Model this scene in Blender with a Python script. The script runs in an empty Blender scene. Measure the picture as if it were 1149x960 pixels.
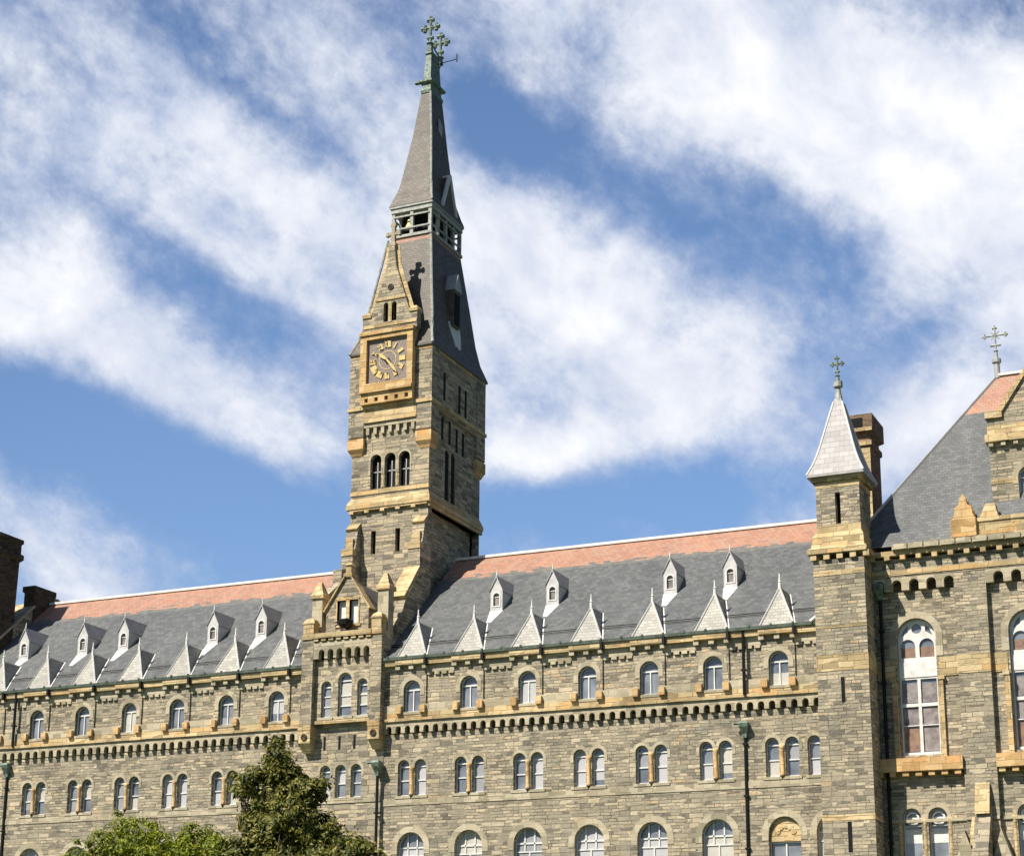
import bpy, bmesh, math, random
from mathutils import Vector, Matrix
from mathutils.geometry import tessellate_polygon
R = math.radians
S = bpy.context.scene
COL = S.collection
random.seed(7)
GZ = -1.7                                  # ground level (camera eye level is z = 0)

# ------------------------------------------------------------------ camera
yaw, pit, rol = 0.44366101, 0.26430144, 0.01226058
f_ = Vector((-math.sin(yaw) * math.cos(pit), math.cos(yaw) * math.cos(pit), math.sin(pit)))
r0 = Vector((math.cos(yaw), math.sin(yaw), 0)); u0 = r0.cross(f_)
r_ = math.cos(rol) * r0 + math.sin(rol) * u0
u_ = -math.sin(rol) * r0 + math.cos(rol) * u0
cam = bpy.data.objects.new('camera', bpy.data.cameras.new('camera'))
COL.objects.link(cam)
cam.matrix_world = Matrix(((r_.x, u_.x, -f_.x, 0), (r_.y, u_.y, -f_.y, -90), (r_.z, u_.z, -f_.z, 0), (0, 0, 0, 1)))
cam.data.sensor_width = 36; cam.data.lens = 2098.68 / 1149 * 36
cam.data.shift_x = (574.5 - 535.1) / 1149; cam.data.shift_y = (613.09 - 480) / 1149
cam.data.clip_end = 6000
S.camera = cam

# ------------------------------------------------------------------ sun and sky
SUN = Vector((-.57, -1, 1.32)).normalized()
sun = bpy.data.objects.new('sun', bpy.data.lights.new('sun', 'SUN'))
COL.objects.link(sun)
sun.data.energy = 5.0; sun.data.angle = R(.5); sun.data.color = (1, .93, .82)
sun.rotation_euler = SUN.to_track_quat('Z', 'Y').to_euler()
S.view_settings.view_transform = 'Standard'; S.view_settings.look = 'None'
S.view_settings.exposure = 0.6; S.view_settings.gamma = 1
W = bpy.data.worlds.new('World'); S.world = W; W.use_nodes = True

class N:                                    # tiny node helper
    def __init__(s, tree): s.t = tree; s.n = tree.nodes; s.l = tree.links
    def new(s, typ, **k):
        n = s.n.new(typ)
        for a, v in k.items(): setattr(n, a, v)
        return n
    def put(s, sock, v):
        if isinstance(v, bpy.types.NodeSocket): s.l.new(v, sock)
        elif v is not None: sock.default_value = v
    def m(s, op, a, b=None, c=None, clamp=False):
        n = s.new('ShaderNodeMath', operation=op, use_clamp=clamp)
        for i, v in enumerate((a, b, c)):
            if v is not None: s.put(n.inputs[i], v)
        return n.outputs[0]
    def mix(s, f, a, b, mode='MIX'):
        n = s.new('ShaderNodeMix', data_type='RGBA', blend_type=mode)
        s.put(n.inputs[0], f); s.put(n.inputs[6], a); s.put(n.inputs[7], b)
        return n.outputs[2]
    def noise(s, vec, scale, detail=4, rough=.5, dist=0):
        n = s.new('ShaderNodeTexNoise')
        if vec is not None: s.put(n.inputs['Vector'], vec)
        n.inputs['Scale'].default_value = scale; n.inputs['Detail'].default_value = detail
        n.inputs['Roughness'].default_value = rough; n.inputs['Distortion'].default_value = dist
        return n
    def ramp(s, f, stops, interp='LINEAR'):
        n = s.new('ShaderNodeValToRGB'); e = n.color_ramp; e.interpolation = interp
        while len(e.elements) < len(stops): e.elements.new(.5)
        for el, (p, c) in zip(e.elements, stops): el.position = p; el.color = (*c, 1) if len(c) == 3 else c
        s.put(n.inputs[0], f); return n.outputs[0]
    def xyz(s, x, y, z):
        n = s.new('ShaderNodeCombineXYZ')
        for i, v in enumerate((x, y, z)): s.put(n.inputs[i], v)
        return n.outputs[0]
    def sep(s, v):
        n = s.new('ShaderNodeSeparateXYZ'); s.put(n.inputs[0], v); return n.outputs

CLOUDS = [(-34.6, 25.89, 9.01, 3.0, 30, 0.42), (-29.11, 29.31, 5.46, 1.64, 20, 0.18), (-39.25, 22.86, 4.37, 2.18, 20, 0.3),
 (-23.62, 23.64, 4.91, 2.18, 38, 0.36), (-18.98, 20.89, 5.46, 1.91, 25, 0.36), (-16.14, 28.92, 9.01, 3.28, 22, 0.5),
 (-10.29, 24.88, 4.64, 3.0, 40, 0.36), (-8.44, 27.49, 4.37, 3.28, 0, 0.3), (-40.2, 20.93, 2.18, 1.23, 20, 0.35),
 (-34.25, 19.81, 4.91, 0.82, 28, 0.26), (-30.76, 18.09, 3.28, 0.82, 35, 0.16), (-23.02, 17.97, 1.91, 0.96, -5, 0.24),
 (-9.8, 19.62, 3.28, 1.91, -20, 0.28), (-11.8, 17.91, 2.46, 0.82, -35, 0.15), (-38.37, 14.97, 3.0, 1.37, 20, 0.16),
 (-25.3, 28.11, 2.05, 1.23, 40, -0.45), (-20.66, 25.99, 3.0, 0.93, 30, -0.42), (-14.86, 24.18, 3.0, 1.5, 20, -0.38),
 (-33.81, 22.25, 3.82, 0.71, 22, -0.36), (-38.94, 18.93, 3.0, 1.09, 15, -0.35), (-33.5, 16.34, 7.1, 1.64, 10, -0.4),
 (-20.19, 16.59, 7.1, 1.09, 0, -0.4), (-15.34, 18.89, 3.28, 1.37, -30, -0.22), (-36.68, 30.45, 1.91, 0.68, 20, -0.22),
 (-28.4, 30.86, 1.64, 0.82, 60, -0.2), (-32.78, 24.7, 3.28, 0.55, 30, -0.14), (-8.94, 30.17, 1.37, 0.68, 0, -0.14),
 (-28.65, 14.35, 3.28, 1.64, 0, -0.3), (-15.95, 26.07, 2.46, 0.68, 25, -0.12),
 (-23.3, 17.9, 2.4, 0.7, -6, 0.22), (-39.5, 15.2, 3.2, 0.9, 35, 0.2), (-35.5, 19.3, 4.2, 0.5, 28, 0.2), (-31.5, 27.2, 5.0, 0.5, 30, -0.2), (-36.5, 24.2, 4.5, 0.45, 24, -0.2), (-20.5, 22.3, 4.0, 0.45, 24, -0.16), (-11, 26.6, 4.0, 0.5, 24, -0.2), (-10.2, 21.6, 3.2, 0.5, -25, -0.14),
 (-22.6, 17.9, 2.2, .8, -8, .2), (-20.3, 19.2, 2.6, .5, 20, .14), (-33.5, 18.6, 3.5, .6, 30, .16), (-38.6, 13.4, 2.8, .7, 30, .18), (-12.5, 17.6, 2.2, .7, -40, .18), (-37.6, 18.3, 2.2, .8, 15, -.16), (-24.6, 27.2, 2.4, .9, 40, -.2)]

def make_sky():
    n = N(W.node_tree); n.n.clear()
    sky = n.new('ShaderNodeTexSky', sky_type='NISHITA'); sky.sun_disc = False
    sky.sun_elevation = math.asin(SUN.z); sky.sun_rotation = math.atan2(SUN.x, SUN.y) % (2 * math.pi)
    sky.air_density = 1.0; sky.dust_density = .6; sky.ozone_density = 1.6
    d = n.sep(n.new('ShaderNodeTexCoord').outputs['Generated'])
    k = 180 / math.pi
    az = n.m('MULTIPLY', n.m('ARCTAN2', d[0], d[1]), k); el = n.m('MULTIPLY', n.m('ARCSINE', d[2]), k)
    tot = None
    for a0, e0, ra, rb, rot, amp in CLOUDS:
        c, s = math.cos(R(rot)), math.sin(R(rot))
        dx = n.m('SUBTRACT', az, a0); dy = n.m('SUBTRACT', el, e0)
        u = n.m('DIVIDE', n.m('SUBTRACT', n.m('MULTIPLY', dx, c), n.m('MULTIPLY', dy, s)), ra)
        v = n.m('DIVIDE', n.m('ADD', n.m('MULTIPLY', dx, s), n.m('MULTIPLY', dy, c)), rb)
        g = n.m('MULTIPLY', n.m('EXPONENT', n.m('MULTIPLY', n.m('ADD', n.m('MULTIPLY', u, u), n.m('MULTIPLY', v, v)), -.8)), amp)
        tot = g if tot is None else n.m('ADD', tot, g)
    # cloud field stands over this part of the sky only; the rest is clear
    dx = n.m('DIVIDE', n.m('ADD', az, 25), 26); dy = n.m('DIVIDE', n.m('SUBTRACT', el, 22), 15)
    here = n.m('EXPONENT', n.m('MULTIPLY', n.m('ADD', n.m('POWER', dx, 4), n.m('POWER', dy, 4)), -1))
    c, s = math.cos(R(27)), math.sin(R(27))
    u = n.m('SUBTRACT', n.m('MULTIPLY', az, c), n.m('MULTIPLY', el, s))
    v = n.m('ADD', n.m('MULTIPLY', az, s), n.m('MULTIPLY', el, c))
    us = n.m('MULTIPLY', u, .82)
    n1 = n.noise(n.xyz(us, v, 4), .17, 5, .55, .35).outputs[0]
    n2 = n.noise(n.xyz(us, v, 3), .42, 9, .64, .15).outputs[0]
    n3 = n.noise(n.xyz(us, v, 9), .33, 6, .55, .3).outputs[0]
    n4 = n.noise(n.xyz(us, v, 6), 1.7, 7, .64, .1).outputs[0]
    dens = n.m('ADD', n.m('ADD', tot, n.m('MULTIPLY', n.m('SUBTRACT', n1, .5), .85)), n.m('ADD', n.m('MULTIPLY', n.m('SUBTRACT', n2, .5), 1.18), n.m('MULTIPLY', n.m('SUBTRACT', n4, .5), .42)))
    dens = n.m('ADD', dens, n.m('MULTIPLY', n.m('SUBTRACT', here, 1), .6))
    mr = n.new('ShaderNodeMapRange', interpolation_type='SMOOTHSTEP')
    dens = n.m('ADD', n.m('MULTIPLY', tot, .2), dens); n.put(mr.inputs[0], dens); mr.inputs[1].default_value = -.34; mr.inputs[2].default_value = .52
    fac = n.m('MULTIPLY', mr.outputs[0], .98)
    sh = n.m('ADD', n.m('MULTIPLY', n.m('SUBTRACT', n3, .36), 1.9), n.m('MULTIPLY', n.m('SUBTRACT', dens, .2), .7), clamp=True)
    cl = n.mix(sh, (.50, .57, .74, 1), (1, 1, 1, 1))
    skyb = n.mix(1.0, sky.outputs[0], n.mix(here, (.5, .53, .6, 1), (.86, .96, 1.1, 1)), 'MULTIPLY')
    b1 = n.new('ShaderNodeBackground'); n.put(b1.inputs[0], skyb); b1.inputs[1].default_value = .095
    b2 = n.new('ShaderNodeBackground'); n.put(b2.inputs[0], cl); b2.inputs[1].default_value = .72
    mx = n.new('ShaderNodeMixShader'); n.put(mx.inputs[0], fac)
    n.l.new(b1.outputs[0], mx.inputs[1]); n.l.new(b2.outputs[0], mx.inputs[2])
    n.l.new(mx.outputs[0], n.new('ShaderNodeOutputWorld').inputs[0])
make_sky()

# ------------------------------------------------------------------ materials
M = {}
def newmat(name):
    m = bpy.data.materials.new(name); m.use_nodes = True
    n = N(m.node_tree); b = n.n['Principled BSDF']; M[name] = m
    return n, b
def wallcoord(n, sx=1, sz=1):
    """metres along the wall, metres up"""
    g = n.new('ShaderNodeNewGeometry'); p = n.sep(g.outputs['Position']); nn = n.sep(g.outputs['True Normal'])
    side = n.m('GREATER_THAN', n.m('ABSOLUTE', nn[0]), n.m('ABSOLUTE', nn[1]))
    u = n.m('ADD', n.m('MULTIPLY', p[0], n.m('SUBTRACT', 1, side)), n.m('MULTIPLY', p[1], side))
    return u, p[2], g.outputs['Position']
def brick(n, vec, w, h, mortar=.012, bias=0, off=.5, squash=1.0, sqf=2):
    b = n.new('ShaderNodeTexBrick', offset=off, squash=squash, squash_frequency=sqf)
    n.put(b.inputs['Vector'], vec)
    b.inputs['Color1'].default_value = (0, 0, 0, 1); b.inputs['Color2'].default_value = (1, 1, 1, 1)
    b.inputs['Mortar'].default_value = (.5, .5, .5, 1)
    b.inputs['Scale'].default_value = 1; b.inputs['Mortar Size'].default_value = mortar; b.inputs['Mortar Smooth'].default_value = .2
    b.inputs['Bias'].default_value = bias; b.inputs['Brick Width'].default_value = w; b.inputs['Row Height'].default_value = h
    return b
def stone_mat(name, stops, w, h, mort, mcol, bump=.5, w2=None, h2=None, stain=(.5, .5, .5), stain_amt=.35, warp=.06):
    n, bs = newmat(name)
    u, v, pos = wallcoord(n)
    wn = n.sep(n.noise(pos, .9, 2).outputs['Color'])
    vv = n.m('ADD', v, n.m('MULTIPLY', n.m('SUBTRACT', wn[1], .5), warp))
    uu = n.m('ADD', u, n.m('MULTIPLY', n.m('SUBTRACT', wn[0], .5), warp * 3))
    vec = n.xyz(uu, vv, 0)
    b1 = brick(n, vec, w, h, mort, squash=1.6, sqf=3, off=.37)
    b2 = brick(n, n.xyz(n.m('ADD', uu, .31), n.m('ADD', vv, .07), 0), w2 or w * 1.7, h2 or h * 1.5, mort, off=.43, squash=.7, sqf=2)
    pick = n.m('GREATER_THAN', n.noise(n.xyz(n.m('MULTIPLY', u, .6), n.m('MULTIPLY', v, 1.7), 0), .9, 1).outputs[0], .54)
    cf = n.mix(pick, b1.outputs['Color'], b2.outputs['Color']); mf = n.m('ADD', n.m('MULTIPLY', b1.outputs['Fac'], n.m('SUBTRACT', 1, pick)), n.m('MULTIPLY', b2.outputs['Fac'], pick))
    fine = n.noise(pos, 6, 5, .7).outputs[0]
    big = n.noise(pos, .35, 4, .6).outputs[0]
    col = n.ramp(n.m('ADD', cf, n.m('MULTIPLY', n.m('SUBTRACT', fine, .5), .45)), stops)
    jn = n.noise(pos, 1.3, 3).outputs[0]
    col = n.mix(mf, col, n.mix(n.m('MULTIPLY', n.m('SUBTRACT', jn, .42), 6, clamp=True), (*[c * .45 for c in mcol], 1), (*mcol, 1)))
    st = n.noise(n.xyz(n.m('MULTIPLY', u, 1.0), n.m('MULTIPLY', v, .45), 1), .8, 5, .65).outputs[0]
    col = n.mix(n.m('MULTIPLY', n.m('SUBTRACT', st, .45), 2.2 * stain_amt, clamp=True), col, n.mix(1.0, col, (*stain, 1), 'MULTIPLY'))
    col = n.mix(.45, col, n.ramp(big, [(.3, (.66, .69, .66)), (.7, (1.25, 1.16, 1.02))]), 'MULTIPLY')
    n.put(bs.inputs['Base Color'], col); bs.inputs['Roughness'].default_value = .92; bs.inputs['Specular IOR Level'].default_value = .2
    hgt = n.m('ADD', n.m('MULTIPLY', n.m('SUBTRACT', 1, mf), .6), n.m('ADD', n.m('MULTIPLY', cf, .5), n.m('MULTIPLY', fine, .8)))
    bp = n.new('ShaderNodeBump'); bp.inputs['Strength'].default_value = bump; bp.inputs['Distance'].default_value = .07
    n.put(bp.inputs['Height'], hgt); n.l.new(bp.outputs[0], bs.inputs['Normal'])
    return M[name]
stone_mat('rubble_stone', [(.0, (.17, .157, .128)), (.2, (.3, .27, .208)), (.45, (.395, .348, .262)), (.6, (.33, .302, .238)), (.8, (.45, .388, .28)), (.94, (.57, .5, .37)), (1, (.47, .35, .22))],
          .46, .165, .016, (.33, .28, .21), 1.0, stain=(.56, .55, .53), stain_amt=.8)
stone_mat('tower_stone', [(.0, (.165, .152, .125)), (.25, (.295, .265, .205)), (.5, (.385, .338, .256)), (.75, (.44, .38, .275)), (1, (.54, .45, .31))],
          .6, .21, .016, (.33, .28, .21), 1.0, stain=(.48, .47, .45), stain_amt=.8)
stone_mat('trim_stone', [(0, (.29, .26, .19)), (.5, (.43, .38, .28)), (1, (.52, .465, .35))], .5, .42, .008, (.36, .31, .22), .3, stain=(.6, .55, .45), stain_amt=.45)
stone_mat('sandstone', [(0, (.36, .28, .16)), (.35, (.52, .41, .235)), (.7, (.63, .51, .31)), (1, (.54, .36, .17))], .8, .3, .012, (.3, .23, .14), .6, stain=(.45, .38, .3), stain_amt=1.0)
stone_mat('orange_sandstone', [(0, (.42, .27, .12)), (.4, (.6, .41, .2)), (.75, (.66, .5, .28)), (1, (.64, .36, .15))], .7, .4, .008, (.34, .23, .12), .5, stain=(.48, .38, .3), stain_amt=.9)
stone_mat('chimney_brick', [(0, (.1, .06, .045)), (.5, (.16, .095, .065)), (1, (.23, .15, .1))], .22, .075, .01, (.25, .2, .15), .3)
stone_mat('old_brick', [(0, (.035, .03, .025)), (.5, (.06, .048, .036)), (1, (.11, .08, .055))], .3, .1, .01, (.12, .1, .08), .4)

def slate_mat(name, cols, h=.17, w=.3, rough=.55):
    n, bs = newmat(name)
    u, v, pos = wallcoord(n)
    b = brick(n, n.xyz(u, v, 0), w, h, .006)
    fine = n.noise(pos, 3, 4, .6).outputs[0]; big = n.noise(n.xyz(u, n.m('MULTIPLY', v, .35), 0), .5, 5, .65).outputs[0]
    col = n.ramp(n.m('ADD', n.m('MULTIPLY', b.outputs['Color'], .5), n.m('MULTIPLY', fine, .5)), cols)
    col = n.mix(b.outputs['Fac'], col, n.mix(1, col, (.45, .45, .45, 1), 'MULTIPLY'))
    col = n.mix(.45, col, n.ramp(big, [(.3, (.66, .67, .68)), (.7, (1.25, 1.22, 1.15))]), 'MULTIPLY')
    n.put(bs.inputs['Base Color'], col); bs.inputs['Roughness'].default_value = rough; bs.inputs['Specular IOR Level'].default_value = .3
    bp = n.new('ShaderNodeBump'); bp.inputs['Strength'].default_value = .4; bp.inputs['Distance'].default_value = .03
    n.put(bp.inputs['Height'], n.m('ADD', n.m('SUBTRACT', 1, b.outputs['Fac']), b.outputs['Color'])); n.l.new(bp.outputs[0], bs.inputs['Normal'])
slate_mat('grey_slate', [(.2, (.09, .095, .097)), (.5, (.118, .124, .126)), (.8, (.15, .156, .157))])
slate_mat('spire_slate', [(.2, (.08, .07, .058)), (.5, (.112, .098, .08)), (.8, (.15, .13, .105))])
slate_mat('cap_slate', [(.2, (.3, .29, .29)), (.5, (.36, .345, .345)), (.8, (.41, .395, .395))], .3, .5)
slate_mat('red_slate', [(.15, (.28, .185, .145)), (.35, (.36, .19, .135)), (.55, (.41, .22, .15)), (.8, (.35, .245, .19))])
def red_edge(z0, z1):
    m = M['red_slate'].copy(); M['ridge_red_slate'] = m; n = N(m.node_tree); bs = n.n['Principled BSDF']
    old = bs.inputs['Base Color'].links[0].from_socket
    u, v, pos = wallcoord(n); b = brick(n, n.xyz(u, v, 0), .45, .17, 0)
    t = n.m('DIVIDE', n.m('SUBTRACT', v, z0), z1 - z0)
    k = n.m('GREATER_THAN', n.m('ADD', t, n.m('MULTIPLY', n.m('SUBTRACT', n.noise(n.xyz(n.m('MULTIPLY', u, .5), v, 0), 1.6, 4).outputs[0], .5), .5)), n.m('MULTIPLY', b.outputs['Color'], .9))
    g = n.ramp(n.noise(pos, 3, 4, .6).outputs[0], [(.3, (.11, .112, .1)), (.7, (.185, .18, .165))])
    n.put(bs.inputs['Base Color'], n.mix(k, g, old))
red_edge(27.05, 27.5)
slate_mat('pale_slate', [(.2, (.26, .25, .225)), (.5, (.33, .32, .285)), (.8, (.41, .395, .35))])

def plain(name, col, rough=.6, metal=0, var=.25, scale=2.5, spec=.3, col2=None):
    n, bs = newmat(name)
    pos = n.new('ShaderNodeNewGeometry').outputs['Position']
    nz = n.noise(pos, scale, 5, .65).outputs[0]
    c2 = col2 or tuple(c * (1 - var) for c in col)
    n.put(bs.inputs['Base Color'], n.ramp(nz, [(.32, c2), (.62, col)]))
    bs.inputs['Roughness'].default_value = rough; bs.inputs['Metallic'].default_value = metal; bs.inputs['Specular IOR Level'].default_value = spec
    bp = n.new('ShaderNodeBump'); bp.inputs['Strength'].default_value = .15; bp.inputs['Distance'].default_value = .02
    n.put(bp.inputs['Height'], nz); n.l.new(bp.outputs[0], bs.inputs['Normal'])
plain('white_paint', (.74, .73, .69), .5)
plain('lucarne_paint', (.56, .55, .53), .6, scale=3)
plain('lead', (.42, .42, .41), .5, .1)
plain('pale_zinc', (.36, .345, .345), .65, 0, .18, 1.2)
plain('copper_green', (.22, .29, .235), .6, .1, col2=(.05, .07, .055), scale=5)
plain('gutter_copper', (.09, .12, .09), .6, .1, col2=(.03, .035, .028), scale=3)
plain('pale_copper', (.42, .425, .385), .6, .1, col2=(.2, .21, .185), scale=5)
plain('dark_metal', (.018, .018, .017), .5, .5)
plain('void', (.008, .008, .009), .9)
plain('blind', (.47, .47, .48), .7, var=.12, scale=1.2)
plain('grey_blind', (.3, .31, .33), .7, var=.2, scale=1.2)
plain('cream_blind', (.52, .5, .44), .7, var=.2, scale=1.2)
plain('curtain', (.3, .19, .13), .8, scale=2.2, col2=(.14, .1, .09))
plain('grey_curtain', (.3, .27, .26), .8, scale=2.2, col2=(.13, .11, .12))
plain('gold', (.66, .5, .2), .45, .1, .2, 6)
plain('clock_ground', (.3, .24, .2), .7, 0, .3, 9, col2=(.12, .11, .115))
plain('lawn', (.045, .075, .022), .9, col2=(.03, .05, .015), scale=.8)
plain('path', (.22, .2, .17), .9)
plain('bark', (.12, .09, .06), .9, var=.4, scale=6)
def glass_mat():
    n, bs = newmat('glass')
    pos = n.new('ShaderNodeNewGeometry').outputs['Position']
    nz = n.noise(pos, .9, 2).outputs[0]
    n.put(bs.inputs['Base Color'], n.ramp(nz, [(.3, (.09, .1, .115)), (.7, (.25, .27, .3))]))
    bs.inputs['Roughness'].default_value = .04; bs.inputs['Specular IOR Level'].default_value = .9
    bp = n.new('ShaderNodeBump'); bp.inputs['Strength'].default_value = .12; bp.inputs['Distance'].default_value = .05
    n.put(bp.inputs['Height'], n.noise(pos, 2.2, 1).outputs[0]); n.l.new(bp.outputs[0], bs.inputs['Normal'])
glass_mat()
def leaf_mat(name, cols):
    n, bs = newmat(name)
    g = n.new('ShaderNodeNewGeometry')
    c = n.ramp(g.outputs['Random Per Island'], cols)
    n.put(bs.inputs['Base Color'], c); bs.inputs['Roughness'].default_value = .5; bs.inputs['Specular IOR Level'].default_value = .3
    tr = n.new('ShaderNodeBsdfTranslucent'); n.put(tr.inputs[0], c)
    mx = n.new('ShaderNodeMixShader'); mx.inputs[0].default_value = .28
    out = n.n['Material Output']; n.l.new(bs.outputs[0], mx.inputs[1]); n.l.new(tr.outputs[0], mx.inputs[2]); n.l.new(mx.outputs[0], out.inputs[0])
leaf_mat('magnolia_leaf', [(0, (.03, .042, .008)), (.4, (.1, .115, .018)), (.72, (.19, .18, .03)), (1, (.34, .29, .07))])
leaf_mat('bright_leaf', [(0, (.045, .08, .005)), (.4, (.15, .2, .01)), (1, (.36, .36, .02))])

# ------------------------------------------------------------------ mesh helpers
def FRONT(u, v, w): return (u, w, v)        # wall facing -Y:  u = X, v = Z, w = Y
def SIDE(u, v, w): return (w, u, v)         # wall facing +X:  u = Y, v = Z, w = X
def area2(p): return sum(p[i][0] * p[(i + 1) % len(p)][1] - p[(i + 1) % len(p)][0] * p[i][1] for i in range(len(p)))
def ccw(p): return p if area2(p) > 0 else p[::-1]
class B:
    def __init__(s): s.bm = bmesh.new()
    def face(s, pts):
        try: return s.bm.faces.new([s.bm.verts.new(p) for p in pts])
        except ValueError: return None
    def box(s, x0, x1, y0, y1, z0, z1):
        v = [s.bm.verts.new((x, y, z)) for z in (z0, z1) for y in (y0, y1) for x in (x0, x1)]
        for q in ((0, 2, 3, 1), (4, 5, 7, 6), (0, 1, 5, 4), (2, 6, 7, 3), (0, 4, 6, 2), (1, 3, 7, 5)): s.bm.faces.new([v[i] for i in q])
        return s
    def plate(s, outer, holes=(), fr=FRONT, w0=0, w1=.3, back=True):
        loops = [ccw(list(outer))] + [ccw(list(h))[::-1] for h in holes]
        flat = [p for l in loops for p in l]
        tris = tessellate_polygon([[Vector((p[0], p[1], 0)) for p in l] for l in loops])
        va = [s.bm.verts.new(fr(p[0], p[1], w0)) for p in flat]
        vb = [s.bm.verts.new(fr(p[0], p[1], w1)) for p in flat]
        for t in tris:
            for vs in ((va, vb) if back else (va,)):
                try: s.bm.faces.new([vs[i] for i in t])
                except ValueError: pass
        k = 0
        for l in loops:
            for i in range(len(l)):
                j = k + (i + 1) % len(l); i2 = k + i
                try: s.bm.faces.new((va[i2], va[j], vb[j], vb[i2]))
                except ValueError: pass
            k += len(l)
        return s
    def rings(s, rings, cap0=True, cap1=True):
        vs = [[s.bm.verts.new(p) for p in r] for r in rings]
        m = len(vs[0])
        for a, b in zip(vs, vs[1:]):
            for i in range(m):
                try: s.bm.faces.new((a[i], a[(i + 1) % m], b[(i + 1) % m], b[i]))
                except ValueError: pass
        if cap0: s.bm.faces.new(vs[0][::-1])
        if cap1: s.bm.faces.new(vs[-1])
        return s
    def rect_rings(s, prof, **k):           # prof: (x0,x1,y0,y1,z)
        return s.rings([[(a, c, z), (b, c, z), (b, d, z), (a, d, z)] for a, b, c, d, z in prof], **k)
    def lathe(s, cx, cy, prof, n=12):
        return s.rings([[(cx + r * math.cos(2 * math.pi * i / n), cy + r * math.sin(2 * math.pi * i / n), z) for i in range(n)] for r, z in prof])
    def tube(s, pts, rad, n=8):
        pts = [Vector(p) for p in pts]; rs = rad if isinstance(rad, (list, tuple)) else [rad] * len(pts); out = []
        for i, p in enumerate(pts):
            t = (pts[min(i + 1, len(pts) - 1)] - pts[max(i - 1, 0)]).normalized()
            a = t.cross(Vector((0, 0, 1)) if abs(t.z) < .95 else Vector((1, 0, 0))).normalized(); b = t.cross(a)
            out.append([p + rs[i] * (a * math.cos(2 * math.pi * k / n) + b * math.sin(2 * math.pi * k / n)) for k in range(n)])
        return s.rings(out)
    def beam(s, p, q, w, h):                # rectangular bar between two points
        p, q = Vector(p), Vector(q); t = (q - p).normalized()
        a = t.cross(Vector((0, 0, 1)) if abs(t.z) < .95 else Vector((0, 1, 0))).normalized() * w / 2; b = t.cross(a).normalized() * h / 2
        return s.rings([[x + a + b, x - a + b, x - a - b, x + a - b] for x in (p, q)])
    def xf(s, mat): s.bm.transform(mat); return s
    def mesh(s, name, mat, smooth=False):
        bmesh.ops.recalc_face_normals(s.bm, faces=s.bm.faces)
        me = bpy.data.meshes.new(name); s.bm.to_mesh(me); s.bm.free()
        me.materials.append(M[mat])
        if smooth:
            for p in me.polygons: p.use_smooth = True
        return me
WL = {}                                     # world location of each thing / part
def put(name, me, parent=None, loc=(0, 0, 0)):
    o = bpy.data.objects.new(name, me); COL.objects.link(o)
    o.location = loc
    if parent: o.parent = parent
    return o
def part(name, b, mat, parent, smooth=False):
    """mesh given in world coordinates, re-based on its parent"""
    w = WL.get(parent.name, Vector((0, 0, 0))) if parent else Vector((0, 0, 0))
    b.xf(Matrix.Translation(-w))
    o = put(name, b.mesh(name, mat, smooth), parent); WL[o.name] = w.copy(); return o
def thing(name, label, cat, loc, group=None):
    o = bpy.data.objects.new(name, None); COL.objects.link(o); o.location = loc; o.empty_display_size = .5
    o['label'] = label; o['category'] = cat
    if group: o['group'] = group
    WL[o.name] = Vector(loc); return o
def structure(name, b, mat):
    o = part(name, b, mat, None); o['kind'] = 'structure'; return o
def arch(cx, z0, zs, w, n=10, rise=None):   # opening: sill z0, springing zs, width w, round head
    r = w / 2; rise = rise or r
    return [(cx - r, z0), (cx + r, z0)] + [(cx + r * math.cos(math.pi * i / n), zs + rise * math.sin(math.pi * i / n)) for i in range(n + 1)]
def rect(x0, x1, z0, z1): return [(x0, z0), (x1, z0), (x1, z1), (x0, z1)]
def arch_band(cx, zs, r0, r1, n=10, foot=0): # half ring, optional straight feet
    a = [(cx + r1 * math.cos(math.pi * i / n), zs + r1 * math.sin(math.pi * i / n)) for i in range(n + 1)]
    b = [(cx + r0 * math.cos(math.pi * i / n), zs + r0 * math.sin(math.pi * i / n)) for i in range(n, -1, -1)]
    if foot: a = [(cx + r1, zs - foot)] + a + [(cx - r1, zs - foot)]; b = [(cx - r0, zs - foot)] + b + [(cx + r0, zs - foot)]
    return a + b

# ------------------------------------------------------------------ window kit (local: x across, y into the wall, z up from sill)
KIT = {}
def window_kit(key, w, hs, depth=.24, ring=.22, sill=True, mull=True, transoms=(), ringmat='trim_stone', foot=.35, fr=.055, pane='glass', jamb=None, head_bar=True):
    """meshes shared by every window of one kind: glass, painted frame, arch stones, sill"""
    r = w / 2; k = {}
    g = B(); g.plate(arch(0, .02, hs, w - .02), (), FRONT, depth + .03, depth + .05); k['pane'] = g.mesh('window', pane)
    f = B(); f.plate(arch(0, .0, hs, w - .004), [arch(0, fr + .02, hs, w - 2 * fr)], FRONT, depth - .04, depth + .02)
    if head_bar: f.box(-r + fr, r - fr, depth - .035, depth + .018, hs - .05, hs + .03)
    for t in transoms: f.box(-r + fr, r - fr, depth - .03, depth + .016, t - .03, t + .03)
    if mull: f.box(-.03, .03, depth - .033, depth + .014, fr, hs)
    k['frame'] = f.mesh('frame', 'white_paint')
    if ring:
        a = B(); a.plate(arch_band(0, hs, r + .005, r + ring, 10, foot), (), FRONT, -.025, .1); k['arch_surround'] = a.mesh('arch_surround', ringmat)
    if sill:
        s = B(); s.box(-r - .12, r + .12, -.07, depth - .02, -.14, .0); k['sill'] = s.mesh('sill', 'trim_stone')
    k['r'] = r; k['hs'] = hs; k['depth'] = depth
    KIT[key] = k
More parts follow.
